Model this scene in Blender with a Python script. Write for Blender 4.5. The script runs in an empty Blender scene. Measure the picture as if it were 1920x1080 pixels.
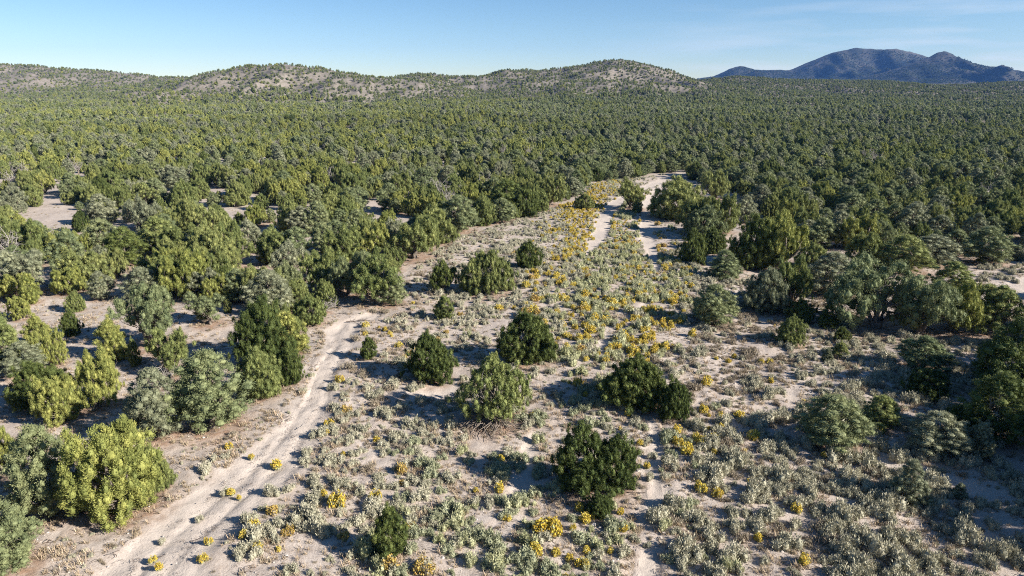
import bpy, math, random
import numpy as np
from mathutils import Vector
R = math.radians
S = bpy.context.scene
COL = S.collection
rng = np.random.default_rng(11)

# ------------------------------------------------------------------ camera, sky, sun, exposure
F = 1280.0                       # focal length in pixels of the 1920 wide photo
PITCH = math.atan((540 - 165) / F)
CAMH = 25.0
cam_d = bpy.data.cameras.new('camera'); cam = bpy.data.objects.new('camera', cam_d); COL.objects.link(cam)
cam_d.sensor_width = 36; cam_d.lens = 24; cam_d.clip_start = 0.5; cam_d.clip_end = 20000
cam.location = (0, 0, CAMH); cam.rotation_euler = (math.pi / 2 - PITCH, 0, 0)
S.camera = cam

SUN_EL, SUN_AZ = R(27.5), R(111)   # azimuth clockwise from the view direction (+Y)
sdir = Vector((math.cos(SUN_EL) * math.sin(SUN_AZ), math.cos(SUN_EL) * math.cos(SUN_AZ), math.sin(SUN_EL)))
sl = bpy.data.lights.new('sun', 'SUN'); sl.energy = 5.0; sl.angle = R(0.53); sl.color = (1.0, 0.935, 0.84)
so = bpy.data.objects.new('sun', sl); COL.objects.link(so); so.rotation_euler = sdir.to_track_quat('Z', 'Y').to_euler()
so.location = (60, -20, 80)

w = bpy.data.worlds.new('World'); S.world = w; w.use_nodes = True
nt = w.node_tree; bg = nt.nodes['Background']; bg.inputs['Strength'].default_value = 0.056
sky = nt.nodes.new('ShaderNodeTexSky'); sky.sky_type = 'NISHITA'; sky.sun_disc = False
sky.sun_elevation = SUN_EL; sky.sun_rotation = SUN_AZ; sky.altitude = 1900; sky.air_density = 1.0
sky.dust_density = 0.15; sky.ozone_density = 2.0
tc = nt.nodes.new('ShaderNodeTexCoord'); mp = nt.nodes.new('ShaderNodeMapping'); mp.inputs['Scale'].default_value = (2.2, 2.2, 22)
nt.links.new(tc.outputs['Generated'], mp.inputs['Vector'])
cn = nt.nodes.new('ShaderNodeTexNoise'); cn.inputs['Scale'].default_value = 2.0; cn.inputs['Detail'].default_value = 6
nt.links.new(mp.outputs['Vector'], cn.inputs['Vector'])
cr = nt.nodes.new('ShaderNodeValToRGB'); cr.color_ramp.elements[0].position = 0.47; cr.color_ramp.elements[1].position = 0.70
nt.links.new(cn.outputs['Fac'], cr.inputs['Fac'])
sx = nt.nodes.new('ShaderNodeSeparateXYZ'); nt.links.new(tc.outputs['Generated'], sx.inputs['Vector'])
m1 = nt.nodes.new('ShaderNodeMapRange'); m1.inputs['From Min'].default_value = 0.15; m1.inputs['From Max'].default_value = 0.0
nt.links.new(sx.outputs['Z'], m1.inputs['Value'])
m2 = nt.nodes.new('ShaderNodeMapRange'); m2.inputs['From Min'].default_value = 0.1; m2.inputs['From Max'].default_value = 0.5
nt.links.new(sx.outputs['X'], m2.inputs['Value'])
mm = nt.nodes.new('ShaderNodeMath'); mm.operation = 'MULTIPLY'; nt.links.new(m1.outputs[0], mm.inputs[0]); nt.links.new(m2.outputs[0], mm.inputs[1])
mm2 = nt.nodes.new('ShaderNodeMath'); mm2.operation = 'MULTIPLY'; nt.links.new(mm.outputs[0], mm2.inputs[0]); nt.links.new(cr.outputs['Color'], mm2.inputs[1])
mx = nt.nodes.new('ShaderNodeMixRGB'); mx.inputs['Color2'].default_value = (7.5, 7.8, 8.0, 1)
nt.links.new(mm2.outputs[0], mx.inputs['Fac']); hsv = nt.nodes.new('ShaderNodeHueSaturation'); hsv.inputs['Saturation'].default_value = 1.2; hsv.inputs['Value'].default_value = 1.04
nt.links.new(sky.outputs['Color'], hsv.inputs['Color']); nt.links.new(hsv.outputs['Color'], mx.inputs['Color1'])
nt.links.new(mx.outputs['Color'], bg.inputs['Color'])
S.view_settings.view_transform = 'Standard'; S.view_settings.look = 'None'
S.view_settings.exposure = 1.16; S.view_settings.gamma = 1.0
S.cycles.max_bounces = 5; S.cycles.diffuse_bounces = 3; S.cycles.glossy_bounces = 1
S.cycles.transmission_bounces = 1; S.cycles.volume_bounces = 0; S.cycles.transparent_max_bounces = 4
S.cycles.use_denoising = False; S.cycles.filter_width = 1.1

# ------------------------------------------------------------------ projection helpers (plain pinhole geometry)
CP, SP = math.cos(PITCH), math.sin(PITCH)
def ray(px, py):
    a = np.asarray(px, float) - 960; b = 540 - np.asarray(py, float)
    return a, F * CP + SP * b, -F * SP + CP * b
def proj(x, y, z):
    dz = z - CAMH
    d = y * CP - dz * SP; u = y * SP + dz * CP
    d = np.maximum(d, 0.01)
    return 960 + F * x / d, 540 - F * u / d
def fbm(x, y, scale, seed, octs=4, gain=0.5):
    r = np.random.default_rng(seed); out = np.zeros(np.broadcast(x, y).shape); a = 1.0; f = 2 * math.pi / scale; tot = 0
    for o in range(octs):
        s = 0
        for k in range(4):
            th = r.uniform(0, math.tau); ph = r.uniform(0, math.tau); ff = f * r.uniform(0.7, 1.3)
            s = s + np.sin((x * math.cos(th) + y * math.sin(th)) * ff + ph + 1.3 * np.sin((x * math.sin(th) - y * math.cos(th)) * ff * 0.6 + ph * 2))
        out = out + a * s / 2.2; tot += a; a *= gain; f *= 2.03
    return out / tot

# ------------------------------------------------------------------ terrain
RISE = np.array([(-100, 0), (0, 0), (220, 0), (400, 1), (600, 2.5), (800, 4.5), (1000, 8), (1300, 15), (1800, 24), (3000, 40), (8000, 60)], float)
def smoothrise(y):
    s = 0
    for o in (-60, -20, 20, 60): s = s + np.interp(y + o, RISE[:, 0], RISE[:, 1])
    return s / 4
RIDGES = [   # distance, front width, back width, lift of trees in pixels, crest as seen in the photo
    (1500, 620, 300, 3, [(-500, 150), (-300, 128), (0, 120), (60, 120), (130, 127), (200, 131), (250, 138), (300, 143), (345, 143), (400, 150), (500, 168)]),
    (1080, 400, 200, 4, [(180, 178), (260, 166), (300, 159), (340, 150), (380, 142), (420, 131), (470, 122), (500, 119), (560, 118), (600, 122), (660, 130), (700, 136), (740, 144), (800, 153), (900, 170)]),
    (1350, 600, 260, 3, [(560, 168), (650, 150), (700, 145), (740, 141), (790, 136), (850, 141), (900, 142), (925, 136), (950, 130), (1000, 129), (1050, 125), (1100, 120), (1140, 113), (1180, 117), (1230, 125), (1270, 137), (1300, 147), (1350, 156), (1450, 168)]),
    (1050, 400, 260, 4, [(900, 185), (980, 172), (1060, 156), (1130, 149), (1200, 150), (1260, 156), (1340, 166), (1430, 178)]),
    (1500, 700, 500, 3, [(1150, 168), (1300, 151), (1380, 146), (1533, 147), (1680, 153), (1763, 160), (1850, 156), (1920, 152), (2100, 146), (2500, 150)]),
    (5200, 1300, 1200, 0, [(1200, 175), (1260, 158), (1310, 147), (1340, 142), (1370, 128), (1390, 123), (1415, 130), (1440, 132), (1480, 130), (1520, 115), (1560, 98), (1600, 88), (1625, 90), (1650, 92), (1680, 90), (1710, 97), (1740, 107), (1780, 116), (1850, 132), (1950, 150), (2100, 168)]),
    (4400, 1100, 900, 0, [(1500, 172), (1600, 150), (1660, 135), (1700, 122), (1740, 108), (1758, 99), (1770, 96), (1782, 99), (1800, 110), (1830, 121), (1880, 127), (1920, 135), (2000, 146), (2200, 160)]),
]
RD = []
for (Y, wf, wb, lift, pts) in RIDGES:
    p = np.array(pts, float); a, b, c = ray(p[:, 0], p[:, 1] + lift)
    RD.append((Y, wf, wb, a / b * Y, CAMH + c / b * Y - float(smoothrise(Y))))
# near features of the wash in pixels: centre lines (px, py, half width in metres)
TRACKS = [
    [(250, 1130, 2.8), (295, 1060, 2.7), (350, 1000, 2.7), (415, 945, 2.7), (470, 900, 2.5), (520, 855, 2.1), (562, 800, 1.7), (594, 750, 1.1), (604, 715, 1.0), (618, 680, 1.1), (645, 650, 1.5), (640, 625, 1.8), (655, 605, 1.4), (700, 588, 1.0)],
    [(1285, 324, 1.2), (1250, 332, 1.4), (1222, 346, 1.6), (1192, 362, 1.6), (1155, 382, 1.9), (1138, 405, 1.7), (1124, 440, 1.5), (1110, 465, 1.2), (1098, 485, 0.6)],
    [(1240, 345, 1.2), (1222, 375, 1.6), (1214, 400, 1.7), (1214, 440, 1.4), (1222, 470, .9), (1228, 500, .5), (1222, 540, 0.2), (1205, 580, 0.1)],
    [(1150, 600, 0.05), (1128, 650, 0.25), (1118, 700, 0.05)],
    [(1215, 770, 0.15), (1232, 830, 0.2), (1228, 900, 0.3), (1215, 980, 0.35), (1205, 1080, 0.35), (1200, 1130, 0.35)],
    [(850, 700, 1.0), (830, 735, 1.5), (780, 745, 0.9)],
    [(960, 930, .3), (985, 900, .8), (990, 850, .6), (1000, 810, 0.3)],
    [(1850, 560, 1.6), (1900, 545, 1.8), (1960, 530, 2.0)],
    [(1600, 850, 0.4), (1740, 890, 1.0), (1850, 930, .8)],
]
def flat_hit(px, py, z=0.0):
    a, b, c = ray(px, py); t = (z - CAMH) / c
    return a * t, b * t
TW = []
for tr in TRACKS:
    t = np.array(tr, float); X, Y = flat_hit(t[:, 0], t[:, 1]); TW.append(np.stack([X, Y, t[:, 2]], 1))
def track_mask(x, y, which=None):
    """signed: 1 in the middle of a sandy track, 0 outside"""
    best = np.zeros(np.shape(x)); wob = 0.45 * fbm(x, y, 5, 5, 3)
    for k, t in enumerate(TW):
        if which is not None and k not in which: continue
        for i in range(len(t) - 1):
            ax, ay, aw = t[i]; bx, by, bw = t[i + 1]
            dx, dy = bx - ax, by - ay
            u = np.clip(((x - ax) * dx + (y - ay) * dy) / (dx * dx + dy * dy), 0, 1)
            d = np.hypot(x - ax - u * dx, y - ay - u * dy); hw = aw + u * (bw - aw)
            best = np.maximum(best, np.clip((hw - d + wob) / 0.7 + 0.5, 0, 1))
    return best
def line_dist(x, y, t):
    best = np.full(np.shape(x), 1e9)
    for i in range(len(t) - 1):
        ax, ay = t[i][:2]; bx, by = t[i + 1][:2]; dx, dy = bx - ax, by - ay
        u = np.clip(((x - ax) * dx + (y - ay) * dy) / (dx * dx + dy * dy), 0, 1)
        best = np.minimum(best, np.hypot(x - ax - u * dx, y - ay - u * dy))
    return best
def terr(x, y):
    x = np.asarray(x, float); y = np.asarray(y, float)
    z = smoothrise(y)
    sh = np.broadcast(x, y).shape; acc = np.zeros(sh); xb, yb = np.broadcast_to(x, sh), np.broadcast_to(y, sh)
    for (Y, wf, wb, X, H) in RD:
        m = (yb > Y - wf * 1.5) & (yb < Y + wb * 1.5)
        if not m.any(): continue
        xm, ym = xb[m], yb[m]
        h = np.interp(xm, X, H, left=H[0], right=H[-1])
        h = np.where(xm < X[0], h * np.exp(-((X[0] - xm) / 300) ** 2), h); h = np.where(xm > X[-1], h * np.exp(-((xm - X[-1]) / 600) ** 2), h)
        warp = np.abs(fbm(xm, ym * 0.5, 340 * Y / 1200, int(Y), 3)) * 0.4
        t = np.where(ym < Y, (Y - ym) / wf, (ym - Y) / wb)
        tt = np.clip(t + warp * np.clip(t * 3, 0, 1), 0, 1)
        b = (0.5 + 0.5 * np.cos(math.pi * tt)) ** 1.25 if Y < 3000 else (1 - tt) ** 1.1
        n = fbm(xm * 1.6, ym * 0.7, 150 * Y / 1200, int(Y) + 1, 4)
        acc[m] = np.maximum(acc[m], h * b * (1 + (0.34 if Y < 3000 else 1.0) * (n - 0.6) * np.clip(t * 1.6, 0, 1)))
    near = np.clip((260 - y) / 200, 0, 1)
    z = z + acc + 3.2 * fbm(x, y, 300, 4, 2) * np.clip((y - 260) / 300, 0, 1) + fbm(x, y, 60, 3, 3) * (0.45 + 1.3 * np.clip((y - 300) / 600, 0, 1)) * np.clip(y / 60 + 0.4, 0, 1)
    z = z + near * (0.10 * fbm(x, y, 4.5, 8, 3) + 0.035 * fbm(x, y, 1.3, 9, 2))
    return z
def hit(px, py):
    a, b, c = ray(float(px), float(py)); ts = np.geomspace(8, 9000, 500)
    for _ in range(2):
        g = CAMH + c / b * ts - terr(a / b * ts, ts); k = int(np.argmax(g < 0))
        if g[k] >= 0: return a / b * 1000, 1000.0, 20.0
        k = max(k, 1); ts = np.linspace(ts[k - 1], ts[k], 60)
    t = _refine(a, b, c, ts)
    return a / b * t, t, float(terr(a / b * t, t))
def _refine(a, b, c, ts):
    g = CAMH + c / b * ts - terr(a / b * ts, ts); k = max(1, int(np.argmax(g < 0)))
    return float(ts[k - 1] + (ts[k] - ts[k - 1]) * g[k - 1] / max(1e-9, g[k - 1] - g[k]))

# ------------------------------------------------------------------ materials
def newmat(name):
    m = bpy.data.materials.new(name); m.use_nodes = True
    n = m.node_tree; b = n.nodes['Principled BSDF']; return m, n, b
def N(n, t, **k):
    o = n.nodes.new(t)
    for a, v in k.items(): setattr(o, a, v)
    return o
def mixc(n, f, a, b, mode='MIX'):
    m = N(n, 'ShaderNodeMixRGB', blend_type=mode)
    for s, v in (('Fac', f), ('Color1', a), ('Color2', b)):
        if isinstance(v, (int, float)): m.inputs[s].default_value = v
        elif isinstance(v, tuple): m.inputs[s].default_value = (*v, 1)
        else: n.links.new(v, m.inputs[s])
    return m.outputs['Color']
def noise(n, vec, scale, detail=4, rough=0.55):
    o = N(n, 'ShaderNodeTexNoise'); o.inputs['Scale'].default_value = scale; o.inputs['Detail'].default_value = detail
    o.inputs['Roughness'].default_value = rough; n.links.new(vec, o.inputs['Vector']); return o.outputs['Fac']
def ramp(n, v, p0, p1):
    m = N(n, 'ShaderNodeMapRange'); m.inputs['From Min'].default_value = p0; m.inputs['From Max'].default_value = p1
    n.links.new(v, m.inputs['Value']); return m.outputs[0]
def mul(n, a, b):
    m = N(n, 'ShaderNodeMath', operation='MULTIPLY'); n.links.new(a, m.inputs[0])
    if isinstance(b, (int, float)): m.inputs[1].default_value = b
    else: n.links.new(b, m.inputs[1])
    return m.outputs[0]

def leafmat(name, c0, c1, trans=0.2, rough=0.7, rvar=0.6):
    """c0..c1: the range of real leaf colours, drawn per plant and per twig clump"""
    m, n, b = newmat(name)
    oi = N(n, 'ShaderNodeObjectInfo'); at = N(n, 'ShaderNodeAttribute', attribute_name='tint')
    col = mixc(n, oi.outputs['Random'], c0, c1)
    v = N(n, 'ShaderNodeMapRange'); v.inputs['To Min'].default_value = 1 - rvar * 0.6; v.inputs['To Max'].default_value = 1 + rvar * 0.6
    n.links.new(at.outputs['Fac'], v.inputs['Value'])
    hs = N(n, 'ShaderNodeHueSaturation'); n.links.new(v.outputs[0], hs.inputs['Value']); n.links.new(col, hs.inputs['Color'])
    hr = N(n, 'ShaderNodeMapRange'); hr.inputs['To Min'].default_value = 0.515; hr.inputs['To Max'].default_value = 0.48
    n.links.new(at.outputs['Fac'], hr.inputs['Value']); n.links.new(hr.outputs[0], hs.inputs['Hue'])
    n.links.new(hs.outputs['Color'], b.inputs['Base Color']); b.inputs['Roughness'].default_value = rough
    b.inputs['Specular IOR Level'].default_value = 0.2
    tr = N(n, 'ShaderNodeBsdfTranslucent'); n.links.new(hs.outputs['Color'], tr.inputs['Color'])
    ms = N(n, 'ShaderNodeMixShader'); ms.inputs['Fac'].default_value = trans
    n.links.new(b.outputs[0], ms.inputs[1]); n.links.new(tr.outputs[0], ms.inputs[2])
    n.links.new(ms.outputs[0], n.nodes['Material Output'].inputs['Surface'])
    return m
M = {}
M['dark'] = leafmat('juniper_foliage_dark', (0.078, 0.106, 0.030), (0.122, 0.150, 0.042))
M['olive'] = leafmat('juniper_foliage_olive', (0.165, 0.200, 0.066), (0.240, 0.262, 0.092))
M['yellow'] = leafmat('juniper_foliage_yellow', (0.225, 0.250, 0.068), (0.305, 0.318, 0.095))
M['pine'] = leafmat('pinyon_needles', (0.155, 0.190, 0.090), (0.215, 0.240, 0.115))
M['grey'] = leafmat('pinyon_needles_grey', (0.190, 0.208, 0.125), (0.255, 0.265, 0.165))
M['sage'] = leafmat('sagebrush_leaves', (0.35, 0.335, 0.24), (0.45, 0.425, 0.315), 0.1)
M['sagegreen'] = leafmat('sagebrush_leaves_green', (0.29, 0.305, 0.19), (0.38, 0.39, 0.25), 0.1)
M['sagedry'] = leafmat('sagebrush_dry_twigs', (0.26, 0.215, 0.155), (0.36, 0.31, 0.23), 0.05)
M['lime'] = leafmat('rabbitbrush_stems', (0.36, 0.37, 0.20), (0.46, 0.46, 0.28), 0.15)
M['gold'] = leafmat('rabbitbrush_gold_flowers', (0.56, 0.42, 0.055), (0.64, 0.52, 0.09), 0.15, rvar=0.35)
M['rust'] = leafmat('rabbitbrush_rust_flowers', (0.42, 0.30, 0.07), (0.50, 0.37, 0.10), 0.1, rvar=0.35)
M['straw'] = leafmat('dry_grass', (0.36, 0.28, 0.18), (0.46, 0.38, 0.26), 0.15)
def barkmat(name, c0, c1):
    m, n, b = newmat(name); g = N(n, 'ShaderNodeTexCoord')
    mpn = N(n, 'ShaderNodeMapping'); mpn.inputs['Scale'].default_value = (14, 14, 2.5); n.links.new(g.outputs['Object'], mpn.inputs['Vector'])
    f = noise(n, mpn.outputs[0], 1.0); n.links.new(mixc(n, ramp(n, f, 0.3, 0.7), c0, c1), b.inputs['Base Color'])
    b.inputs['Roughness'].default_value = 0.9; bu = N(n, 'ShaderNodeBump'); bu.inputs['Strength'].default_value = 0.6; bu.inputs['Distance'].default_value = 0.03
    n.links.new(f, bu.inputs['Height']); n.links.new(bu.outputs[0], b.inputs['Normal']); return m
M['bark'] = barkmat('juniper_bark', (0.10, 0.08, 0.062), (0.24, 0.20, 0.165))
M['deadwood'] = barkmat('weathered_dead_wood', (0.19, 0.168, 0.15), (0.35, 0.32, 0.29))
M['darkwood'] = barkmat('dark_dead_wood', (0.05, 0.035, 0.028), (0.15, 0.11, 0.085))
mr, n, b = newmat('pale_stone'); g = N(n, 'ShaderNodeNewGeometry'); f = noise(n, g.outputs['Position'], 3.0)
n.links.new(mixc(n, f, (0.36, 0.30, 0.26), (0.58, 0.53, 0.48)), b.inputs['Base Color']); b.inputs['Roughness'].default_value = 0.9; M['stone'] = mr

def groundmat(name, kind):
    m, n, b = newmat(name); g = N(n, 'ShaderNodeNewGeometry'); P = g.outputs['Position']
    sand = N(n, 'ShaderNodeAttribute', attribute_name='sand').outputs['Fac']
    duff = N(n, 'ShaderNodeAttribute', attribute_name='duff').outputs['Fac']
    hill = N(n, 'ShaderNodeAttribute', attribute_name='hill').outputs['Fac']
    n1 = noise(n, P, 0.16, 5); n2 = noise(n, P, 1.3, 6, 0.65); n3 = noise(n, P, 9.0, 5, 0.7); n4 = noise(n, P, 40, 3, 0.7)
    soil = mixc(n, ramp(n, n1, 0.35, 0.65), (0.475, 0.415, 0.365), (0.42, 0.355, 0.305))
    soil = mixc(n, mul(n, ramp(n, n2, 0.47, 0.68), 0.7), soil, (0.35, 0.285, 0.235))
    soil = mixc(n, mul(n, ramp(n, n3, 0.50, 0.66), 0.7), soil, (0.24, 0.185, 0.14))
    sc = mixc(n, ramp(n, n2, 0.3, 0.7), (0.50, 0.435, 0.38), (0.455, 0.39, 0.335))
    sc = mixc(n, mul(n, ramp(n, n3, 0.62, 0.75), 0.5), sc, (0.34, 0.28, 0.235))
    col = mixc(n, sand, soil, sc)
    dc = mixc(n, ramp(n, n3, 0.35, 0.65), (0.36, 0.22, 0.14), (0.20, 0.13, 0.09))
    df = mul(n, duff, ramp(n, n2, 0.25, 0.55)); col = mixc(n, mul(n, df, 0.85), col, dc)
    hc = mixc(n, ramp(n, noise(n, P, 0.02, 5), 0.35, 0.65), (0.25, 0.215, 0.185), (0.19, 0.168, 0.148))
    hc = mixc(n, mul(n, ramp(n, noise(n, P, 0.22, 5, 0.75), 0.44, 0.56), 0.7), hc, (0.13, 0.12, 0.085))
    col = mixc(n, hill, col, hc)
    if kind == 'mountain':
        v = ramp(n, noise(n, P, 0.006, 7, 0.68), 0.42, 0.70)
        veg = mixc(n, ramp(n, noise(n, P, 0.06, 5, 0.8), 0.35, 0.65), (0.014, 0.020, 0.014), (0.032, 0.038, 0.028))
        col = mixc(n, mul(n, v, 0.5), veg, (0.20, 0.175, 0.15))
    n.links.new(col, b.inputs['Base Color']); b.inputs['Roughness'].default_value = 0.95; b.inputs['Specular IOR Level'].default_value = 0.1
    bu = N(n, 'ShaderNodeBump'); bu.inputs['Strength'].default_value = 0.8; bu.inputs['Distance'].default_value = 0.10
    n.links.new(n2, bu.inputs['Height'])
    bu2 = N(n, 'ShaderNodeBump'); bu2.inputs['Strength'].default_value = 0.7; bu2.inputs['Distance'].default_value = 0.05
    n.links.new(n3, bu2.inputs['Height']); n.links.new(bu.outputs[0], bu2.inputs['Normal']); n.links.new(bu2.outputs[0], b.inputs['Normal'])
    return m
M['ground'] = groundmat('pale_desert_soil', 'soil'); M['mountain'] = groundmat('wooded_mountain_slope', 'mountain')

# ------------------------------------------------------------------ mesh helpers (everything is quads)
def make_mesh(name, V, Q, mats, midx=None, attrs=None, smooth=False, iattrs=None, vattrs=None):
    me = bpy.data.meshes.new(name); V = np.asarray(V, np.float32); Q = np.asarray(Q, np.int32)
    me.vertices.add(len(V)); me.vertices.foreach_set('co', V.ravel())
    if len(Q):
        me.loops.add(Q.size); me.loops.foreach_set('vertex_index', Q.ravel())
        me.polygons.add(len(Q)); me.polygons.foreach_set('loop_start', np.arange(0, Q.size, 4, dtype=np.int32))
        me.polygons.foreach_set('loop_total', np.full(len(Q), 4, np.int32))
    for mt in mats: me.materials.append(mt)
    if midx is not None: me.polygons.foreach_set('material_index', np.asarray(midx, np.int32))
    me.update(calc_edges=True)
    if len(Q): me.polygons.foreach_set('use_smooth', np.full(len(Q), smooth, bool))
    for d, t, f in ((attrs, 'FLOAT', 'value'), (iattrs, 'INT', 'value'), (vattrs, 'FLOAT_VECTOR', 'vector')):
        for k, v in (d or {}).items():
            a = me.attributes.new(k, t, 'POINT'); a.data.foreach_set(f, np.asarray(v, np.int32 if t == 'INT' else np.float32).ravel())
    return me
def link(name, me, parent=None, loc=None):
    o = bpy.data.objects.new(name, me); COL.objects.link(o)
    if parent: o.parent = parent
    if loc is not None: o.location = loc
    return o
class Geo:
    def __init__(s): s.V = []; s.Q = []; s.T = []; s.n = 0
    def add(s, V, Q, T): s.V.append(V); s.Q.append(Q + s.n); s.T.append(T); s.n += len(V)
    def get(s):
        if not s.V: return np.zeros((0, 3)), np.zeros((0, 4), int), np.zeros(0)
        return np.concatenate(s.V), np.concatenate(s.Q), np.concatenate(s.T)
# a rounded 26-vertex box: the dense inside of a twig clump
gv = [(i, j, k) for i in (-1, 0, 1) for j in (-1, 0, 1) for k in (-1, 0, 1) if (i, j, k) != (0, 0, 0)]
CV = np.array(gv, float); CV /= np.linalg.norm(CV, axis=1)[:, None]; gi = {v: i for i, v in enumerate(gv)}
CQ = []
for ax in range(3):
    for s in (-1, 1):
        for a in (-1, 0):
            for c in (-1, 0):
                q = []
                for (p, r) in ((a, c), (a + 1, c), (a + 1, c + 1), (a, c + 1)):
                    v = [0, 0, 0]; v[ax] = s; v[(ax + 1) % 3] = p; v[(ax + 2) % 3] = r; q.append(gi[tuple(v)])
                CQ.append(q if s > 0 else q[::-1])
CQ = np.array(CQ)
def unit(v): return v / np.maximum(np.linalg.norm(v, axis=-1, keepdims=True), 1e-6)
def clumps_to_leaves(g, C, Rr, T, per, ll, lw, up, r, core=0.78, wild=0.6):
    """leaf-sized sprays over the surface of every clump; up = how far they point up"""
    n = len(C)
    if n == 0: return
    idx = np.repeat(np.arange(n), per); u = unit(r.normal(size=(len(idx), 3)))
    p = C[idx] + u * Rr[idx] * r.uniform(0.70, 1.18, (len(idx), 1))
    ctr = C.mean(0); out = unit(p - ctr)
    d = unit(u * 0.6 + out * 0.25 + np.array([0, 0, up]) + r.normal(size=p.shape) * wild * 0.6)
    s = unit(np.cross(u + r.normal(size=p.shape) * wild, d))
    L = ll * r.uniform(0.6, 1.4, (len(idx), 1)); W = lw * r.uniform(0.7, 1.3, (len(idx), 1))
    a = p - d * L * 0.5; b_ = p + s * W * 0.5 + u * L * 0.08; c = p + d * L * 0.5; e = p - s * W * 0.5 + u * L * 0.08
    V = np.stack([a, b_, c, e], 1).reshape(-1, 3); Q = np.arange(len(V)).reshape(-1, 4)
    g.add(V, Q, np.repeat(np.clip(T[idx] + r.normal(size=len(idx)) * 0.12, 0, 1), 4))
    if core:
        j = r.uniform(0.8, 1.2, (n, 26, 1)); V = (C[:, None] + CV[None] * Rr[:, None] * core * j).reshape(-1, 3)
        Q = (CQ[None] + (np.arange(n) * 26)[:, None, None]).reshape(-1, 4); g.add(V, Q, np.repeat(T, 26))
def tube(g, pts, rad, seg=6):
    pts = np.asarray(pts, float); rad = np.asarray(rad, float); n = len(pts)
    d = unit(np.gradient(pts, axis=0)); ref = np.where(np.abs(d[:, 2:3]) > 0.9, np.array([[1, 0, 0]]), np.array([[0, 0, 1]]))
    a = unit(np.cross(d, ref)); b_ = np.cross(d, a); th = np.arange(seg) * math.tau / seg
    V = (pts[:, None] + rad[:, None, None] * (a[:, None] * np.cos(th)[None, :, None] + b_[:, None] * np.sin(th)[None, :, None])).reshape(-1, 3)
    Q = [[i * seg + k, i * seg + (k + 1) % seg, (i + 1) * seg + (k + 1) % seg, (i + 1) * seg + k] for i in range(n - 1) for k in range(seg)]
    g.add(V, np.array(Q), np.full(len(V), 0.5))
def limb(g, p0, p1, r0, r1, r, bend=0.15, n=6, seg=6):
    p0 = np.array(p0, float); p1 = np.array(p1, float); t = np.linspace(0, 1, n)[:, None]; L = np.linalg.norm(p1 - p0)
    off = r.normal(size=3) * bend * L; wob = r.normal(size=(n, 3)) * 0.03 * L; wob[0] = wob[-1] = 0
    pts = p0 + (p1 - p0) * t + off * np.sin(t * math.pi) + wob
    tube(g, pts, r0 + (r1 - r0) * t[:, 0] ** 0.8, seg); return pts

# ------------------------------------------------------------------ trees
def lobes_for(kind, r):
    """(x, y, z0, z1, radius) of the crown lobes, about 5 m tall"""
    if kind == 'round':
        L = [(0, 0, 0.1, 4.8, 1.75)]
        for k in range(5):
            a = r.uniform(0, math.tau); d = r.uniform(0.6, 1.1); L.append((math.cos(a) * d, math.sin(a) * d, r.uniform(0, 0.5), r.uniform(2.6, 4.3), r.uniform(0.9, 1.25)))
    elif kind == 'multi':
        L = []
        for k in range(6):
            a = k * math.tau / 6 + r.uniform(-.5, .5); d = r.uniform(0.5, 1.7); L.append((math.cos(a) * d, math.sin(a) * d, r.uniform(0.2, 1.6), r.uniform(2.8, 5.0), r.uniform(0.75, 1.2)))
    elif kind == 'open':
        L = []
        for k in range(5):
            a = k * math.tau / 5 + r.uniform(-.5, .5); d = r.uniform(0.6, 1.5); z = r.uniform(1.2, 2.4); L.append((math.cos(a) * d, math.sin(a) * d, z, z + r.uniform(1.6, 2.7), r.uniform(0.6, 0.95)))
    elif kind == 'column':
        L = [(0, 0, 0.05, 5.0, 0.95), (r.uniform(-.35, .35), r.uniform(-.35, .35), 0.1, r.uniform(3, 4), 0.8), (r.uniform(-.4, .4), r.uniform(-.4, .4), 0.1, r.uniform(2, 3), 0.8)]
    elif kind == 'pinyon':
        L = [(0, 0, 0.3, 4.9, 1.8)]
        for k in range(6):
            a = r.uniform(0, math.tau); d = r.uniform(0.8, 1.4); z = r.uniform(0.2, 1.8); L.append((math.cos(a) * d, math.sin(a) * d, z, z + r.uniform(1.6, 2.4), r.uniform(0.8, 1.1)))
    elif kind == 'cone':
        L = [(0, 0, 0.1, 3.2, 1.6), (0, 0, 1.0, 5.0, 1.0), (.5, .2, .2, 2.6, 1.1), (-.5, -.3, .2, 2.6, 1.1)]
    elif kind == 'spread':
        L = []
        for k in range(9):
            a = r.uniform(0, math.tau); d = 2.4 * math.sqrt(r.uniform(0, 1)); z = r.uniform(0.5, 2.7) - d * 0.15; L.append((math.cos(a) * d, math.sin(a) * d, max(z, .3), z + r.uniform(1.4, 2.2), r.uniform(0.9, 1.35)))
    elif kind == 'ragged':
        L = [(0, 0, 0.7, 5.0, 1.6), (-1.0, 0, .6, 4.0, 1.2), (1.0, -.2, .7, 4.0, 1.1), (.3, .8, .6, 4.2, 1.2), (0, -.6, .9, 4.1, 1.1)]
    elif kind == 'twin':
        L = [(-0.85, 0, 0.4, 5.0, 1.25), (-1.5, -0.1, 0.3, 3.2, 1.0), (-.7, -.8, .3, 2.6, 1.0), (-.1, 0.2, .8, 3.8, 1.0), (1.1, 0, 0.6, 4.0, 1.05), (1.8, .1, .9, 2.8, 0.7), (.5, -.6, .4, 3.0, 1.0), (1.5, -.6, 0.2, 1.6, .6)]
    elif kind == 'wide':
        L = [(-1.3, 0, 0.4, 4.0, 1.3), (-.3, .3, .8, 4.8, 1.2), (.8, 0, .8, 4.9, 1.3), (1.9, .1, .6, 3.9, 1.2), (2.6, 0, .4, 2.8, .9), (-2.1, .1, .3, 2.9, .9), (.9, -.9, .2, 2.5, 1.0), (-1, -.8, .2, 2.3, .9)]
    return L
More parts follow.
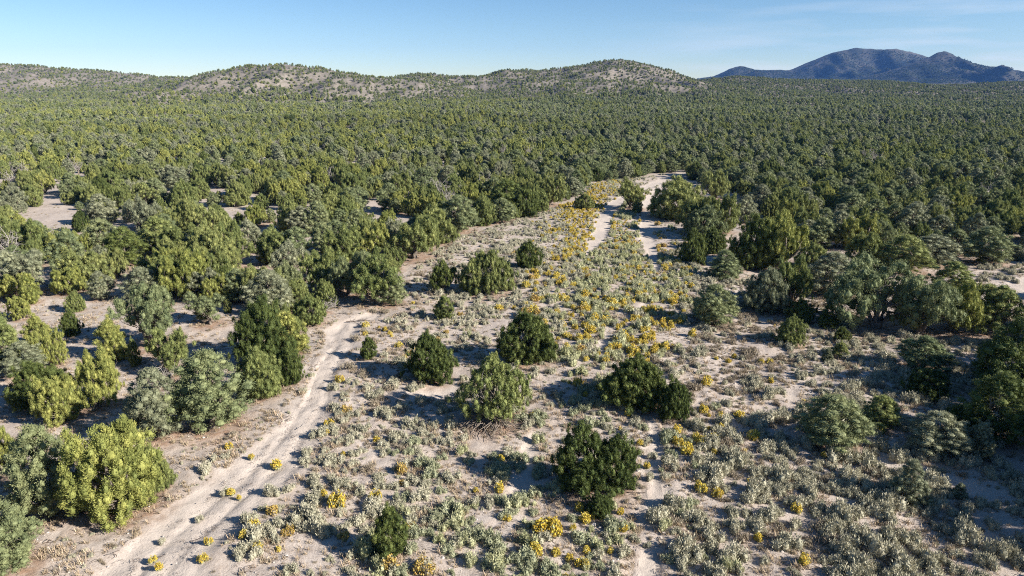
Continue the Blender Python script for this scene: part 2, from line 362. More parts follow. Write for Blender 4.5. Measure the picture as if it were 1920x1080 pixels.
def crown(kind, seed, lod=0):
    r = np.random.default_rng(seed); L = lobes_for(kind, r); pine = kind in ('pinyon', 'cone', 'spread')
    cr_ = (0.30 if pine else 0.25) * (1.0, 1.45, 2.3)[lod]
    C = []; 
    for (x, y, z0, z1, rad) in L:
        h = z1 - z0; n = int(4.6 * rad * h / cr_ ** 2 * (0.30, 0.28, 0.27)[lod] * 1.6)
        t = r.uniform(0, 1, n) ** 0.85; th = r.uniform(0, math.tau, n)
        prof = np.sin(np.pi * np.clip(t * 0.93 + 0.07, 0, 1) ** 0.78) ** 0.62
        rr = rad * prof * (1 + 0.20 * np.sin(th * 3 + seed + t * 4) + 0.12 * np.sin(th * 5 + t * 9)) * r.uniform(0.55, 1.10, n)
        C.append(np.stack([x + rr * np.cos(th), y + rr * np.sin(th), z0 + t * h], 1))
        C.append(np.array([[x, y, z1]]))
    C = np.concatenate(C)
    keep = np.ones(len(C), bool)
    for (x, y, z0, z1, rad) in L:      # drop what lies deep inside another lobe
        zc = (z0 + z1) / 2; q = ((C[:, 0] - x) / rad) ** 2 + ((C[:, 1] - y) / rad) ** 2 + ((C[:, 2] - zc) / ((z1 - z0) / 2)) ** 2
        keep &= ~(q < 0.28)
    if kind == 'ragged': keep &= r.uniform(size=len(C)) < 0.62
    if kind in ('multi', 'open', 'pinyon', 'spread'): keep &= r.uniform(size=len(C)) < 0.80
    C = C[keep]; C[:, 2] = np.maximum(C[:, 2], 0.15)
    n = len(C); sz = cr_ * r.uniform(0.6, 1.25, (n, 1))
    sh = np.array([[1.05, 1.05, 0.88]]) if pine else np.array([[0.74, 0.74, 1.5]])
    if not pine and lod < 2:        # plume tips that break the outline
        o = r.uniform(size=n) < 0.16; ctr = np.array([C[:, 0].mean(), C[:, 1].mean(), C[:, 2].mean() * 0.7]); C[o] += (C[o] - ctr) * r.uniform(0.06, 0.22, (o.sum(), 1)); sz[o] *= 0.85
    Rr = sz * sh * r.uniform(0.85, 1.15, (n, 3)); T = np.clip(r.normal(0.5, 0.22, n), 0, 1)
    g = Geo(); per = (125, 30, 9)[lod]; ll = (0.115, 0.28, 0.60)[lod]; lw = (0.031, 0.14, 0.36)[lod]
    if pine: ll *= 0.8; lw *= 1.15
    if kind == 'ragged': per = 95
    clumps_to_leaves(g, C, Rr, T, per, ll, lw, 0.25 if pine else 0.85, r, core=0.6)
    return g.get(), C, L
def trunk(kind, C, L, seed, lod=0):
    r = np.random.default_rng(seed + 500); g = Geo(); gb = Geo()
    H = C[:, 2].max(); cx, cy = C[:, 0].mean(), C[:, 1].mean()
    base = np.array([0.0, 0.0, -0.25]); stems = 1 if kind in ('pinyon', 'cone', 'column', 'round') else 2
    if kind in ('open', 'spread', 'multi', 'ragged', 'wide', 'twin'): stems = min(len(L), 5)
    for s in range(stems):
        x, y, z0, z1, rad = L[s % len(L)]
        top = np.array([x * 0.9, y * 0.9, z0 + (z1 - z0) * 0.7])
        fork = np.array([x * 0.18, y * 0.18, 0.35 + 0.3 * r.uniform()])
        limb(g, base + r.normal(size=3) * [0.06, 0.06, 0], fork, 0.20, 0.14, r, 0.05, 4, 8)
        pts = limb(g, fork, top, 0.14, 0.05, r, 0.10, 7, 7)
        for k in range(4 if lod == 0 else 1):
            p = pts[2 + k % 4]; q = C[r.integers(len(C))] * 0.5 + p * 0.5; limb(gb, p, q, 0.05, 0.012, r, 0.12, 4, 5)
    if lod == 0:
        for k in range(26):
            q = C[r.integers(len(C))]; p = np.array([q[0] * 0.35, q[1] * 0.35, q[2] * 0.55]); limb(gb, p, q * np.array([1.08, 1.08, 1.02]), 0.035, 0.008, r, 0.10, 5, 3)
    if kind == 'open' or kind == 'spread':
        for k in range(14):
            q = C[r.integers(len(C))]; limb(gb, np.array([0, 0, 0.9 + r.uniform() * 0.6]), q, 0.07, 0.015, r, 0.12, 5, 5)
    return g.get(), gb.get()
VAR = {}    # kind -> list of (crown arrays, trunk arrays, width, height, crown mesh, trunk mesh)
def variant(kind, seed):
    (V, Q, T), C, L = crown(kind, seed); tv, bv = trunk(kind, C, L, seed)
    wv = (np.percentile(V[:, 0], 98.5) - np.percentile(V[:, 0], 1.5) + np.percentile(V[:, 1], 98.5) - np.percentile(V[:, 1], 1.5)) / 2
    if kind in ('twin', 'wide'): wv = np.percentile(V[:, 0], 99) - np.percentile(V[:, 0], 1)
    hv = np.percentile(V[:, 2], 99.7)
    cm = make_mesh('crown_' + kind, V, Q, [M['dark']], attrs={'tint': T})
    tm = make_mesh('trunk_' + kind, tv[0], tv[1], [M['bark']], smooth=True)
    VAR.setdefault(kind, []).append(dict(c=(V, Q, T), t=tuple(np.concatenate([p, q]) for p, q in zip(tv, (bv[0], bv[1] + len(tv[0]), bv[2]))), w=wv, h=hv, cm=cm, tm=tm, bm=make_mesh('branches_' + kind, bv[0], bv[1], [M['bark']], smooth=True)))
for kind, k in (('round', 4), ('multi', 4), ('open', 3), ('column', 3), ('pinyon', 4), ('cone', 2), ('spread', 3), ('ragged', 1), ('twin', 1), ('wide', 1)):
    for i in range(k): variant(kind, 100 * len(VAR) + i * 7 + 3)

for q in range(3):
    r = np.random.default_rng(300 + q); g = Geo(); limb(g, (0, 0, -.2), (0.2, 0, 2.0), .17, .10, r, .08, 6, 7); tvv = g.get(); g = Geo()
    for k in range(10):
        an = r.uniform(0, math.tau); e = np.array([math.cos(an) * r.uniform(.8, 1.9), math.sin(an) * r.uniform(.8, 1.9), r.uniform(2.2, 4.6)])
        pts = limb(g, np.array([0.1, 0, 1.0]) * r.uniform(.5, 1.9), e, .07, .02, r, .12, 7, 5)
        for j in range(11):
            p = pts[2 + j % 5]; limb(g, p, p + r.normal(size=3) * [.5, .5, .4] + [0, 0, .2], .024, .008, r, .12, 4, 3)
    bvv = g.get()
    VAR.setdefault('dead', []).append(dict(c=bvv, t=tvv, w=3.4, h=4.6, cm=make_mesh('dead_branches', bvv[0], bvv[1], [M['deadwood']], smooth=True), tm=make_mesh('dead_trunk', tvv[0], tvv[1], [M['deadwood']], smooth=True)))

def thing(name, label, cat, loc, rz=0, group=None):
    o = bpy.data.objects.new(name, None); COL.objects.link(o); o.location = loc; o.rotation_euler = (0, 0, rz); o.empty_display_size = 0.5
    o['label'] = label; o['category'] = cat
    if group: o['group'] = group
    return o
TREES = []   # x, y, radius: of every tree near the camera
def place_tree(x, y, h, wd, kind, hue, label, group, rz=None, vi=None, name=None):
    vs = VAR[kind]; v = vs[vi if vi is not None else int(rng.integers(len(vs)))]
    if rz is None: rz = 0 if kind in ('twin', 'wide') else float(rng.uniform(0, math.tau))
    z = float(terr(x, y)); nm = name or ('pinyon_tree' if hue in ('pine', 'grey') else 'juniper_tree')
    t = thing(nm, label, 'tree', (x, y, z - 0.05), rz, group); sxy = wd / v['w']; sz = h / v['h']
    if kind == 'dead':
        k = link('trunk', v['tm'], t); k.scale = (sxy, sxy, sz); link('branches', v['cm'], k); TREES.append((x, y, wd / 2)); t.name = 'dead_tree'; t['category'] = 'dead tree'; return t
    c = link('crown', v['cm'], t); c.scale = (sxy, sxy, sz); c.material_slots[0].link = 'OBJECT'; c.material_slots[0].material = M[hue]
    k = link('trunk', v['tm'], t); k.scale = (sxy, sxy, sz); link('branches', v['bm'], k); TREES.append((x, y, wd / 2)); return t

# every tree that can be told apart in the photo: px of the trunk, py of the foot, py of the top, width in px, crown, colour, label
G1, G2, G3, G4 = 'junipers standing alone in the clearing', 'trees along the right side of the clearing', 'trees along the left bank of the wash', 'trees of the open woodland on the left'
HAND = [
 (1190, 772, 668, 108, 'round', 'dark', 'dense round dark green juniper in the middle of the clearing, small one at its right', G1),
 (1263, 790, 714, 54, 'round', 'dark', 'small dark juniper close against the right side of the dense round juniper', G1),
 (985, 688, 585, 94, 'round', 'dark', 'egg-shaped dark juniper just behind the ragged juniper with tangled roots', G1),
 (805, 722, 625, 80, 'round', 'dark', 'plump dark juniper beside a bare sand patch, left of the ragged juniper', G1),
 (692, 675, 629, 27, 'column', 'dark', 'short slim juniper at the edge of the left wash, alone on sand', G1),
 (835, 601, 553, 34, 'column', 'olive', 'small upright juniper on bare sand in front of the broad multi-stemmed juniper', G1),
 (832, 550, 490, 50, 'multi', 'dark', 'dark gappy juniper touching the left of the broad multi-stemmed juniper', G1),
 (909, 558, 470, 100, 'wide', 'olive', 'broad multi-stemmed juniper with bright top on a reddish mound in the clearing', G1),
 (991, 505, 452, 47, 'round', 'dark', 'compact dark juniper behind and right of the broad multi-stemmed juniper', G1),
 (1115, 942, 796, 150, 'twin', 'dark', 'big dark twin-lobed juniper in the foreground, taller lobe on the left', G1),
 (1122, 972, 926, 50, 'round', 'dark', 'little bushy juniper at the foot of the big twin-lobed juniper', G1),
 (733, 1052, 946, 60, 'column', 'dark', 'upright oval juniper near the bottom edge, left of centre', G1),
 (1097, 393, 362, 33, 'round', 'olive', 'small juniper alone on sage left of the far sandy track', G1),
 (1183, 392, 331, 52, 'open', 'olive', 'thin-foliaged juniper standing in the fork of the far sandy track', G1),
 (1195, 399, 371, 17, 'column', 'olive', 'tiny slim juniper right beside the tree in the track fork', G1),
 (1268, 414, 333, 96, 'round', 'olive', 'big bright juniper on the right edge of the far sandy track', G2),
 (1345, 440, 362, 56, 'multi', 'olive', 'yellow-brown leaning juniper behind the dark clump right of the far track', G2),
 (1305, 438, 366, 62, 'multi', 'olive', 'olive juniper between the big bright juniper and the dead grey twigs in the clump', G2),
 (1320, 450, 386, 66, 'round', 'pine', 'dull green rounded pinyon in the clump right of the far track', G2),
 (1298, 497, 430, 50, 'round', 'dark', 'dark conical juniper at the front of the clump right of the far track', G2),
 (1335, 475, 427, 52, 'round', 'dark', 'low black-green juniper in the shade of the clump right of the far track', G2),
 (1412, 508, 404, 80, 'round', 'dark', 'shaded dark juniper joined to the left of the tall yellow-green juniper', G2),
 (1458, 508, 398, 92, 'multi', 'yellow', 'tall yellow-green juniper towering over the right side of the clearing', G2),
 (1357, 526, 468, 56, 'cone', 'pine', 'small neat cone-shaped pinyon below the tall yellow-green juniper', G2),
 (1435, 592, 503, 78, 'round', 'grey', 'grey-olive rounded tree with brownish lower twigs in front of the tall juniper', G2),
 (1484, 575, 480, 62, 'multi', 'olive', 'green juniper squeezed behind the grey-olive rounded tree', G2),
 (1338, 617, 533, 76, 'pinyon', 'pine', 'round shaded pinyon alone on sage in front of the neat cone-shaped pinyon', G2),
 (1499, 607, 560, 50, 'round', 'dark', 'small dark tree at the feet of the grey-olive rounded tree', G2),
 (1551, 618, 568, 36, 'cone', 'dark', 'small pointed black-green tree left of the dark spreading pinyon', G2),
 (1482, 652, 592, 50, 'round', 'olive', 'small bright-topped juniper on sage below the grey-olive rounded tree', G2),
 (1578, 644, 612, 26, 'round', 'dark', 'tiny dark sapling in deep shade below the dark spreading pinyon', G2),
 (1575, 673, 640, 28, 'column', 'olive', 'tiny sunlit sapling on shaded sage below the tiny dark sapling', G2),
 (1549, 680, 652, 18, 'column', 'grey', 'tiny pale grey-green sapling just left of the tiny sunlit sapling', G2),
 (1556, 560, 472, 92, 'pinyon', 'grey', 'pale grey-green pinyon above a reddish patch, left of the spreading pinyons', G2),
 (1642, 622, 490, 150, 'spread', 'pine', 'dark spreading pinyon with low limbs, largest of the row on the right', G2),
 (1722, 630, 515, 104, 'spread', 'pine', 'spreading pinyon with thin dark trunks right of the largest one', G2),
 (1785, 632, 528, 92, 'multi', 'yellow', 'yellow-green juniper between two spreading pinyons on the right', G2),
 (1862, 625, 538, 118, 'spread', 'olive', 'spreading tree with sunlit domed top at the right end of the row', G2),
 (1726, 702, 630, 82, 'pinyon', 'pine', 'domed pinyon with lit crown on shaded ground, right side', G2),
 (1735, 752, 690, 70, 'round', 'dark', 'low dark bush-like tree directly below the domed pinyon', G2),
 (1893, 770, 597, 140, 'pinyon', 'dark', 'large dark tree in shade at the right edge of the picture', G2),
 (1860, 840, 700, 110, 'pinyon', 'dark', 'dark shaded tree in front of the large dark tree at the right edge', G2),
 (1555, 852, 742, 112, 'pinyon', 'pine', 'full round pinyon on sage in the lower right, left of the small bright one', G2),
 (1648, 808, 741, 62, 'pinyon', 'olive', 'small bright green pinyon between two round pinyons in the lower right', G2),
 (1753, 864, 774, 98, 'pinyon', 'grey', 'round grey-green pinyon with fine needles, right of the small bright one', G2),
 (1829, 864, 790, 48, 'column', 'grey', 'slim grey-green sapling touching the round grey-green pinyon on its right', G2),
 (1812, 815, 756, 62, 'round', 'dark', 'dark low tree in shade behind the slim grey-green sapling', G2),
 (1700, 950, 862, 60, 'cone', 'grey', 'feathery pale young pinyon among sagebrush in the lower right', G2),
 (1797, 938, 905, 26, 'cone', 'grey', 'tiny feathery sapling right of the feathery pale young pinyon', G2),
 (18, 1100, 935, 125, 'pinyon', 'pine', 'soft green pinyon filling the bottom left corner', G3),
 (95, 985, 798, 106, 'pinyon', 'pine', 'tall blue-green pinyon left of the big yellow juniper by the wash', G3),
 (243, 985, 788, 150, 'multi', 'yellow', 'big bright yellow-green juniper beside the lower wash', G3),
 (172, 962, 862, 52, 'column', 'pine', 'narrow blue-green young pinyon between the tall pinyon and the big yellow juniper', G3),
 (292, 930, 835, 60, 'round', 'olive', 'green juniper lobe tree against the right of the big yellow juniper', G3),
 (12, 900, 808, 66, 'multi', 'yellow', 'yellow-green juniper cut by the left edge in the lower left', G4),
 (125, 800, 700, 72, 'multi', 'yellow', 'bright yellow juniper with dark neighbours in the left foreground woodland', G4),
 (188, 775, 664, 76, 'multi', 'yellow', 'yellow-topped juniper behind the tall blue-green pinyon', G4),
 (78, 775, 678, 92, 'round', 'dark', 'dark shaded juniper left of the two yellow junipers', G4),
 (303, 835, 690, 100, 'pinyon', 'grey', 'dull grey-green pinyon against the left of the big round pinyon', G3),
 (402, 820, 657, 128, 'pinyon', 'pine', 'big round blue-green pinyon on the left bank of the wash', G3),
 (490, 752, 655, 80, 'round', 'olive', 'olive juniper between the big round pinyon and the wash', G3),
 (545, 722, 645, 54, 'round', 'dark', 'small dark green juniper closest to the bend of the left wash', G3),
 (500, 690, 560, 92, 'round', 'dark', 'tall dense juniper behind the olive juniper by the wash', G3),
 (543, 672, 585, 64, 'column', 'yellow', 'yellowish slender juniper joined to the right of the tall dense juniper', G3),
 (585, 612, 553, 54, 'round', 'olive', 'rounded green juniper next to a grey dead snag on the sandy bank', G3),
 (215, 682, 594, 46, 'column', 'yellow', 'bright yellow columnar juniper standing apart in the left woodland', G4),
 (137, 632, 582, 32, 'round', 'dark', 'small dark juniper left of the bright yellow columnar juniper', G4),
 (75, 655, 588, 42, 'column', 'yellow', 'slender yellow-green juniper behind the left edge pinyons', G4),
 (100, 692, 616, 50, 'multi', 'yellow', 'crooked yellow-green juniper with grey trunk in the left woodland', G4),
 (8, 700, 585, 70, 'pinyon', 'olive', 'bright green tree cut by the left edge, halfway down', G4),
 (52, 715, 640, 70, 'pinyon', 'grey', 'rounded light green pinyon above bare reddish soil at the left edge', G4),
 (285, 655, 530, 96, 'spread', 'pine', 'large pinyon with low spreading limbs in the left woodland', G4),
 (396, 612, 545, 58, 'spread', 'pine', 'small flat-topped pinyon with dark trunk on shaded ground left', G4),
 (325, 705, 614, 74, 'open', 'olive', 'thin juniper with bare grey twigs at its foot, left woodland', G4),
 (255, 690, 632, 20, 'column', 'olive', 'tiny green sapling right of the bright yellow columnar juniper', G4),
 (440, 503, 440, 62, 'open', 'olive', 'open-crowned juniper with forked dark trunk on bare ground', G4),
 (172, 522, 464, 62, 'open', 'grey', 'leaning thin juniper with dark bent trunks on open sand', G4),
 (128, 555, 500, 52, 'multi', 'yellow', 'ragged yellow-green juniper on open sand in the left woodland', G4),
 (143, 586, 545, 30, 'round', 'olive', 'small green juniper just in front of the ragged yellow-green juniper', G4),
 (62, 550, 462, 70, 'spread', 'grey', 'spreading grey-green pinyon on open sand near the left edge', G4),
 (25, 565, 510, 54, 'multi', 'yellow', 'yellow-green juniper near the left edge in front of the spreading grey pinyon', G4),
 (60, 572, 512, 34, 'column', 'yellow', 'narrow yellow-green juniper beside the one near the left edge', G4),
 (240, 505, 425, 74, 'pinyon', 'dark', 'dark pinyon behind the large low-limbed pinyon, left woodland', G4),
 (300, 480, 405, 70, 'pinyon', 'olive', 'green pinyon with yellow sprig right of the dark woodland pinyon', G4),
 (350, 490, 420, 66, 'multi', 'olive', 'olive tree between the green pinyon and the open-crowned juniper', G4),
 (428, 587, 555, 13, 'column', 'olive', 'very thin sapling standing in shade left of the tall dense juniper', G4),
 (325, 545, 485, 62, 'multi', 'olive', 'olive juniper right above the large low-limbed pinyon', G4),
 (270, 570, 500, 60, 'pinyon', 'grey', 'greyish pinyon tucked behind the large low-limbed pinyon', G4),
 (425, 555, 500, 40, 'round', 'dark', 'dark narrow tree beneath the open-crowned juniper', G4),
 (500, 580, 500, 70, 'multi', 'olive', 'olive juniper behind the tall dense juniper, left of the snag', G4),
 (540, 570, 492, 66, 'round', 'pine', 'dull green tree behind the tall dense juniper', G4),
 (515, 500, 428, 62, 'multi', 'olive', 'olive juniper right of the open-crowned juniper', G4),
 (560, 500, 425, 64, 'pinyon', 'pine', 'green pinyon in the thick trees left of the clearing', G4),
 (610, 555, 470, 76, 'multi', 'olive', 'bright-lobed juniper in the thick trees above the dead snag', G4),
 (655, 560, 470, 84, 'multi', 'pine', 'bushy tree between the bright-lobed juniper and the dark-trunked juniper', G4),
 (702, 572, 470, 84, 'open', 'olive', 'juniper with a dark bare trunk at the corner of the clearing', G3),
 (735, 578, 506, 56, 'pinyon', 'pine', 'low green pinyon at the foot of the dark-trunked juniper', G3),
 (640, 500, 425, 70, 'multi', 'olive', 'light green juniper behind the bushy tree, left of the clearing', G4),
 (700, 490, 415, 60, 'multi', 'yellow', 'yellow-green juniper left of the tree mass jutting into the clearing', G4),
 (775, 492, 405, 84, 'multi', 'olive', 'big sunlit juniper jutting into the clearing, boulder at its left', G3),
 (815, 460, 385, 70, 'round', 'olive', 'green juniper joined behind the big sunlit juniper jutting out', G3),
 (860, 440, 365, 66, 'pinyon', 'pine', 'dull green pinyon on the clearing edge behind the sunlit junipers', G3),
 (905, 424, 368, 46, 'round', 'olive', 'rounded juniper touching the upper left edge of the clearing', G3),
 (950, 405, 335, 70, 'pinyon', 'dark', 'dark spreading pinyon by the upper clearing with red soil at its foot', G3),
 (985, 408, 350, 50, 'round', 'dark', 'dark bushy tree right beside the red soil at the clearing edge', G3),
 (1030, 388, 325, 52, 'multi', 'olive', 'green juniper on the upper left edge of the clearing', G3),
 (1080, 366, 318, 34, 'cone', 'pine', 'narrow pointed pinyon at the upper left edge of the clearing', G3),
 (1620, 508, 432, 62, 'multi', 'olive', 'bright juniper behind the pale grey-green pinyon on the right', G2),
 (1690, 520, 440, 90, 'pinyon', 'olive', 'sunlit rounded pinyon above the row of spreading pinyons', G2),
 (1745, 500, 440, 84, 'pinyon', 'grey', 'grey-green pinyon right of the sunlit rounded pinyon', G2),
 (1780, 560, 490, 70, 'pinyon', 'olive', 'green pinyon behind the yellow-green juniper of the right row', G2),
 (1845, 500, 425, 80, 'pinyon', 'pine', 'tall pinyon beside a patch of bare ground at the right', G2),
 (1905, 490, 458, 22, 'column', 'grey', 'tiny sapling on bare ground near the right edge', G2),
 (1520, 520, 455, 56, 'round', 'olive', 'rounded juniper right of the tall yellow-green juniper', G2),
 (1540, 470, 408, 60, 'pinyon', 'pine', 'pinyon in front of a dead grey tree on the right', G2),
 (1600, 470, 400, 60, 'multi', 'yellow', 'yellow-green juniper right of the dead grey tree on the right', G2),
 (1650, 470, 410, 56, 'multi', 'pine', 'dull green tree right behind the bright juniper on the right', G2),
 (1395, 420, 365, 40, 'pinyon', 'grey', 'grey-green pinyon on open ground behind the tall yellow-green juniper', G2),
 (1425, 400, 345, 44, 'pinyon', 'grey', 'pale pinyon on the far side of the open strip, right of the track', G2),
 (1340, 375, 318, 52, 'multi', 'olive', 'green juniper behind the big bright juniper of the far track', G2),
]
hand_xy = []
for (px, yb, yt, wpx, kind, hue, lab, grp) in HAND:
    x, y, z = hit(px, yb); scale = math.hypot(math.hypot(x, y), CAMH) / F      # metres per pixel
    slant = (y * CP - (z - CAMH) * SP) / F; wd = wpx * slant
    low = 0.36 if kind not in ('open', 'spread') else 0.15
    y2 = y + wd * low; x2 = x * y2 / y
    a, b_, c = ray(px, yt); ztop = CAMH + c / b_ * (y2 - wd * 0.02); h = max(0.5, ztop - float(terr(x2, y2)))
    # the domed top's silhouette sits a little nearer than the trunk
    hand_xy.append((x2, y2, px, yb, yt, wd, lab)); place_tree(x2, y2, h * 0.99, wd * 0.99, kind, hue, lab, grp)

# the ragged juniper with exposed roots
x, y, z = hit(925, 800); y += 1.0
rag = VAR['ragged'][0]; sl_ = (y * CP - (z - CAMH) * SP) / F; wd = 114 * sl_
t = thing('juniper_tree', 'ragged half-bare juniper with tangled grey roots spilling from its foot', 'tree', (x, y, float(terr(x, y)) + 0.25), 0.4, G1)
a, b_, c = ray(925, 670); h = CAMH + c / b_ * y - z
c1 = link('crown', rag['cm'], t); c1.scale = (wd / rag['w'], wd / rag['w'], h / rag['h']); c1.material_slots[0].link = 'OBJECT'; c1.material_slots[0].material = M['olive']
g = Geo(); r = np.random.default_rng(77)
Cc = rag['c'][0][::401]
for k in range(60):
    q = Cc[r.integers(len(Cc))] * 1.02; limb(g, np.array([0, 0, 0.5]) + r.normal(size=3) * 0.2, q, 0.045, 0.01, r, 0.12, 6, 4)
V, Q, T = g.get(); k1 = link('dead_twigs', make_mesh('dead_twigs', V, Q, [M['deadwood']], smooth=True), t); k1.scale = c1.scale
V, Q, T = rag['t']; k2 = link('trunk', make_mesh('trunk_ragged', V, Q, [M['bark']], smooth=True), t); k2.scale = c1.scale
g = Geo()
for k in range(60):
    an = r.uniform(-2.9, -0.4); L_ = r.uniform(1.3, 3.4); a0 = r.uniform(0, 0.3)
    p0 = np.array([math.cos(an) * a0, math.sin(an) * a0, r.uniform(0.2, 0.6)]); p1 = np.array([math.cos(an) * L_, math.sin(an) * L_, -0.22 + r.uniform(0, 0.12)])
    tm_ = (p0 + p1) / 2 + [0, 0, r.uniform(0.15, 0.55)]; n_ = 8; tt = np.linspace(0, 1, n_)[:, None]
    pts = (1 - tt) ** 2 * p0 + 2 * tt * (1 - tt) * tm_ + tt ** 2 * p1 + r.normal(size=(n_, 3)) * 0.05 + np.array([math.sin(an), -math.cos(an), 0]) * r.normal() * 0.45 * np.sin(tt * math.pi * r.uniform(.8, 2))
    tube(g, pts, np.linspace(0.05, 0.014, n_), 5)
V, Q, T = g.get(); link('roots', make_mesh('roots', V, Q, [M['bark']], smooth=True), t).rotation_euler = (0, 0, -0.4)
hand_xy.append((x, y, 925, 800, 670, wd, 'ragged')); TREES.append((x, y, wd / 2))

# dead trees
def dead_tree(px, py, h, spread, label, mat='deadwood', seed=1, lean=0.0, group=None):
    r = np.random.default_rng(seed); x, y, z = hit(px, py); t = thing('dead_tree', label, 'dead tree', (x, y, z - 0.1), 0, group)
    g = Geo(); top = np.array([lean, 0, h * 0.45]); limb(g, (0, 0, 0), top, 0.2 * h / 4, 0.13 * h / 4, r, 0.06, 6, 8)
    V, Q, T = g.get(); tk = link('trunk', make_mesh('dead_trunk', V, Q, [M[mat]], smooth=True), t)
    g = Geo()
    for k in range(11):
        an = r.uniform(0, math.tau); e = np.array([math.cos(an) * spread * r.uniform(.5, 1), math.sin(an) * spread * r.uniform(.4, 1), h * r.uniform(0.55, 1.0)])
        pts = limb(g, top * r.uniform(0.45, 1.0), e, 0.075 * h / 4, 0.02, r, 0.12, 7, 6)
        for j in range(9):
            p = pts[2 + j % 5]; q = p + r.normal(size=3) * [0.45, .45, .35] * spread * 0.6 + [0, 0, 0.2]; limb(g, p, q, 0.026, 0.008, r, 0.12, 4, 4)
    V, Q, T = g.get(); link('branches', make_mesh('dead_branches', V, Q, [M[mat]], smooth=True), tk); TREES.append((x, y, spread * 0.5)); return t
DG = 'bare dead trees among the junipers'
dead_tree(15, 468, 4.6, 2.4, 'bare grey dead tree with fine twigs near the left edge', seed=3, group=DG)
dead_tree(612, 588, 1.6, 1.5, 'bleached dead snag with curved limbs on the sandy bank, left of the clearing', seed=4, lean=-0.6, group=DG)
dead_tree(1563, 440, 4.6, 2.6, 'bleached dead tree in the woodland right of the tall yellow-green juniper', seed=5, group=DG)
dead_tree(1855, 382, 5.4, 3.4, 'white dead tree with wide bare limbs in the dense forest, far right', seed=6, group=DG)
dead_tree(1345, 415, 3.4, 1.6, 'grey dead tree poking out of the clump right of the far track', seed=7, group=DG)
dead_tree(240, 472, 3.2, 1.8, 'dead twiggy tree between dark pinyons in the left woodland', seed=8, group=DG)
dead_tree(265, 555, 3.0, 1.8, 'grey leafless tree behind the large low-limbed pinyon', seed=9, group=DG)
dead_tree(790, 345, 4.6, 2.4, 'grey leafless tree in the dense forest above the clearing', seed=10, group=DG)
dead_tree(300, 730, 2.0, 1.6, 'pale twiggy deadwood standing behind the dull grey-green pinyon', seed=12, group=DG)
# fallen wood
def fallen(px, py, L_, rz, rad, label, mat, twigs=3, seed=0, name='fallen_branch', group=None):
    r = np.random.default_rng(seed); x, y, z = hit(px, py); g = Geo(); d = np.array([math.cos(rz), math.sin(rz), 0])
    n_ = 8; tt = np.linspace(-.5, .5, n_)[:, None]; pts = d * tt * L_ + r.normal(size=(n_, 3)) * [0.05, 0.05, 0.02] * L_ * 0.4
    pts[:, 2] = terr(x + pts[:, 0], y + pts[:, 1]) - z + rad * 0.7; tube(g, pts, rad * np.linspace(1, 0.35, n_), 7)
    for k in range(twigs):
        p = pts[r.integers(1, n_ - 1)]; q = p + d * r.uniform(0.1, 0.35) * L_ + np.array([r.normal() * .25, r.normal() * .25, r.uniform(0.02, 0.3)]) * min(L_, 2) * .6
        limb(g, p, q, rad * 0.5, rad * 0.15, r, 0.1, 5, 5)
    V, Q, T = g.get(); o = link(name, make_mesh(name, V, Q, [M[mat]], smooth=True), None, (x, y, z)); o['label'] = label; o['category'] = 'dead wood'
    if group: o['group'] = group
fallen(672, 843, 1.7, 0.75, 0.045, 'bleached fallen branch lying across sage left of the ragged juniper', 'deadwood', 2, 1)
fallen(683, 1060, 1.2, 1.2, 0.05, 'pale fallen stick among sage left of the upright oval juniper', 'deadwood', 1, 2)
fallen(710, 618, 1.6, -0.45, 0.07, 'short dark log on the sand behind the short slim juniper', 'darkwood', 0, 3, 'fallen_log')
fallen(1195, 925, 1.1, -0.1, 0.06, 'short reddish-brown log right of the twin-lobed juniper', 'darkwood', 0, 4, 'fallen_log')
fallen(672, 602, 2.6, 0.1, 0.05, 'dark heap of fallen branches on the bank beside the clearing corner', 'darkwood', 16, 5, 'branch_pile')
fallen(648, 588, 2.2, -0.3, 0.04, 'loose grey fallen branches right of the bleached dead snag', 'deadwood', 9, 6, 'branch_pile')
fallen(760, 492, 2.0, 0.2, 0.05, 'dark broken branches under the big sunlit juniper jutting out', 'darkwood', 9, 7, 'branch_pile')
fallen(445, 640, 1.9, 0.3, 0.04, 'scattered bleached branches in shade left of the tall dense juniper', 'deadwood', 9, 8, 'branch_pile')
fallen(125, 1048, 0.9, 0.9, 0.035, 'small twisted grey branch on soil by the bottom left pinyon', 'deadwood', 5, 9)
fallen(300, 1045, 0.6, 0.6, 0.03, 'curled dead branch on the sandy wash near the bottom edge', 'darkwood', 3, 10)
fallen(375, 1010, 1.1, 0.7, 0.022, 'thin dark stick washed up along the lower wash', 'darkwood', 2, 11)
fallen(565, 800, 1.0, 1.2, 0.025, 'thin grey stick on the left wash below its bend', 'deadwood', 2, 12)
# stones
def stone(px, py, s, label, seed, group):
    r = np.random.default_rng(seed); x, y, z = hit(px, py)
    V = CV * r.uniform(0.75, 1.2, (26, 1)) * np.array([1, 0.8, 0.6]) * s; me = make_mesh('rock', V, CQ, [M['stone']])
    o = link('rock', me, None, (x, y, z + s * 0.25)); o['label'] = label; o['category'] = 'rock'; o['group'] = group
    md = o.modifiers.new('s', 'SUBSURF'); md.levels = md.render_levels = 1
stone(727, 447, 0.9, 'pale boulder left of the big sunlit juniper jutting into the clearing', 1, 'stones')
stone(1113, 985, 0.20, 'larger pale stone just below the little bushy juniper', 2, 'stones')
stone(1125, 990, 0.14, 'smaller pale stone beside the larger one below the little bushy juniper', 3, 'stones')
stone(522, 985, 0.18, 'chalky stone between sagebrush right of the lower wash', 4, 'stones')

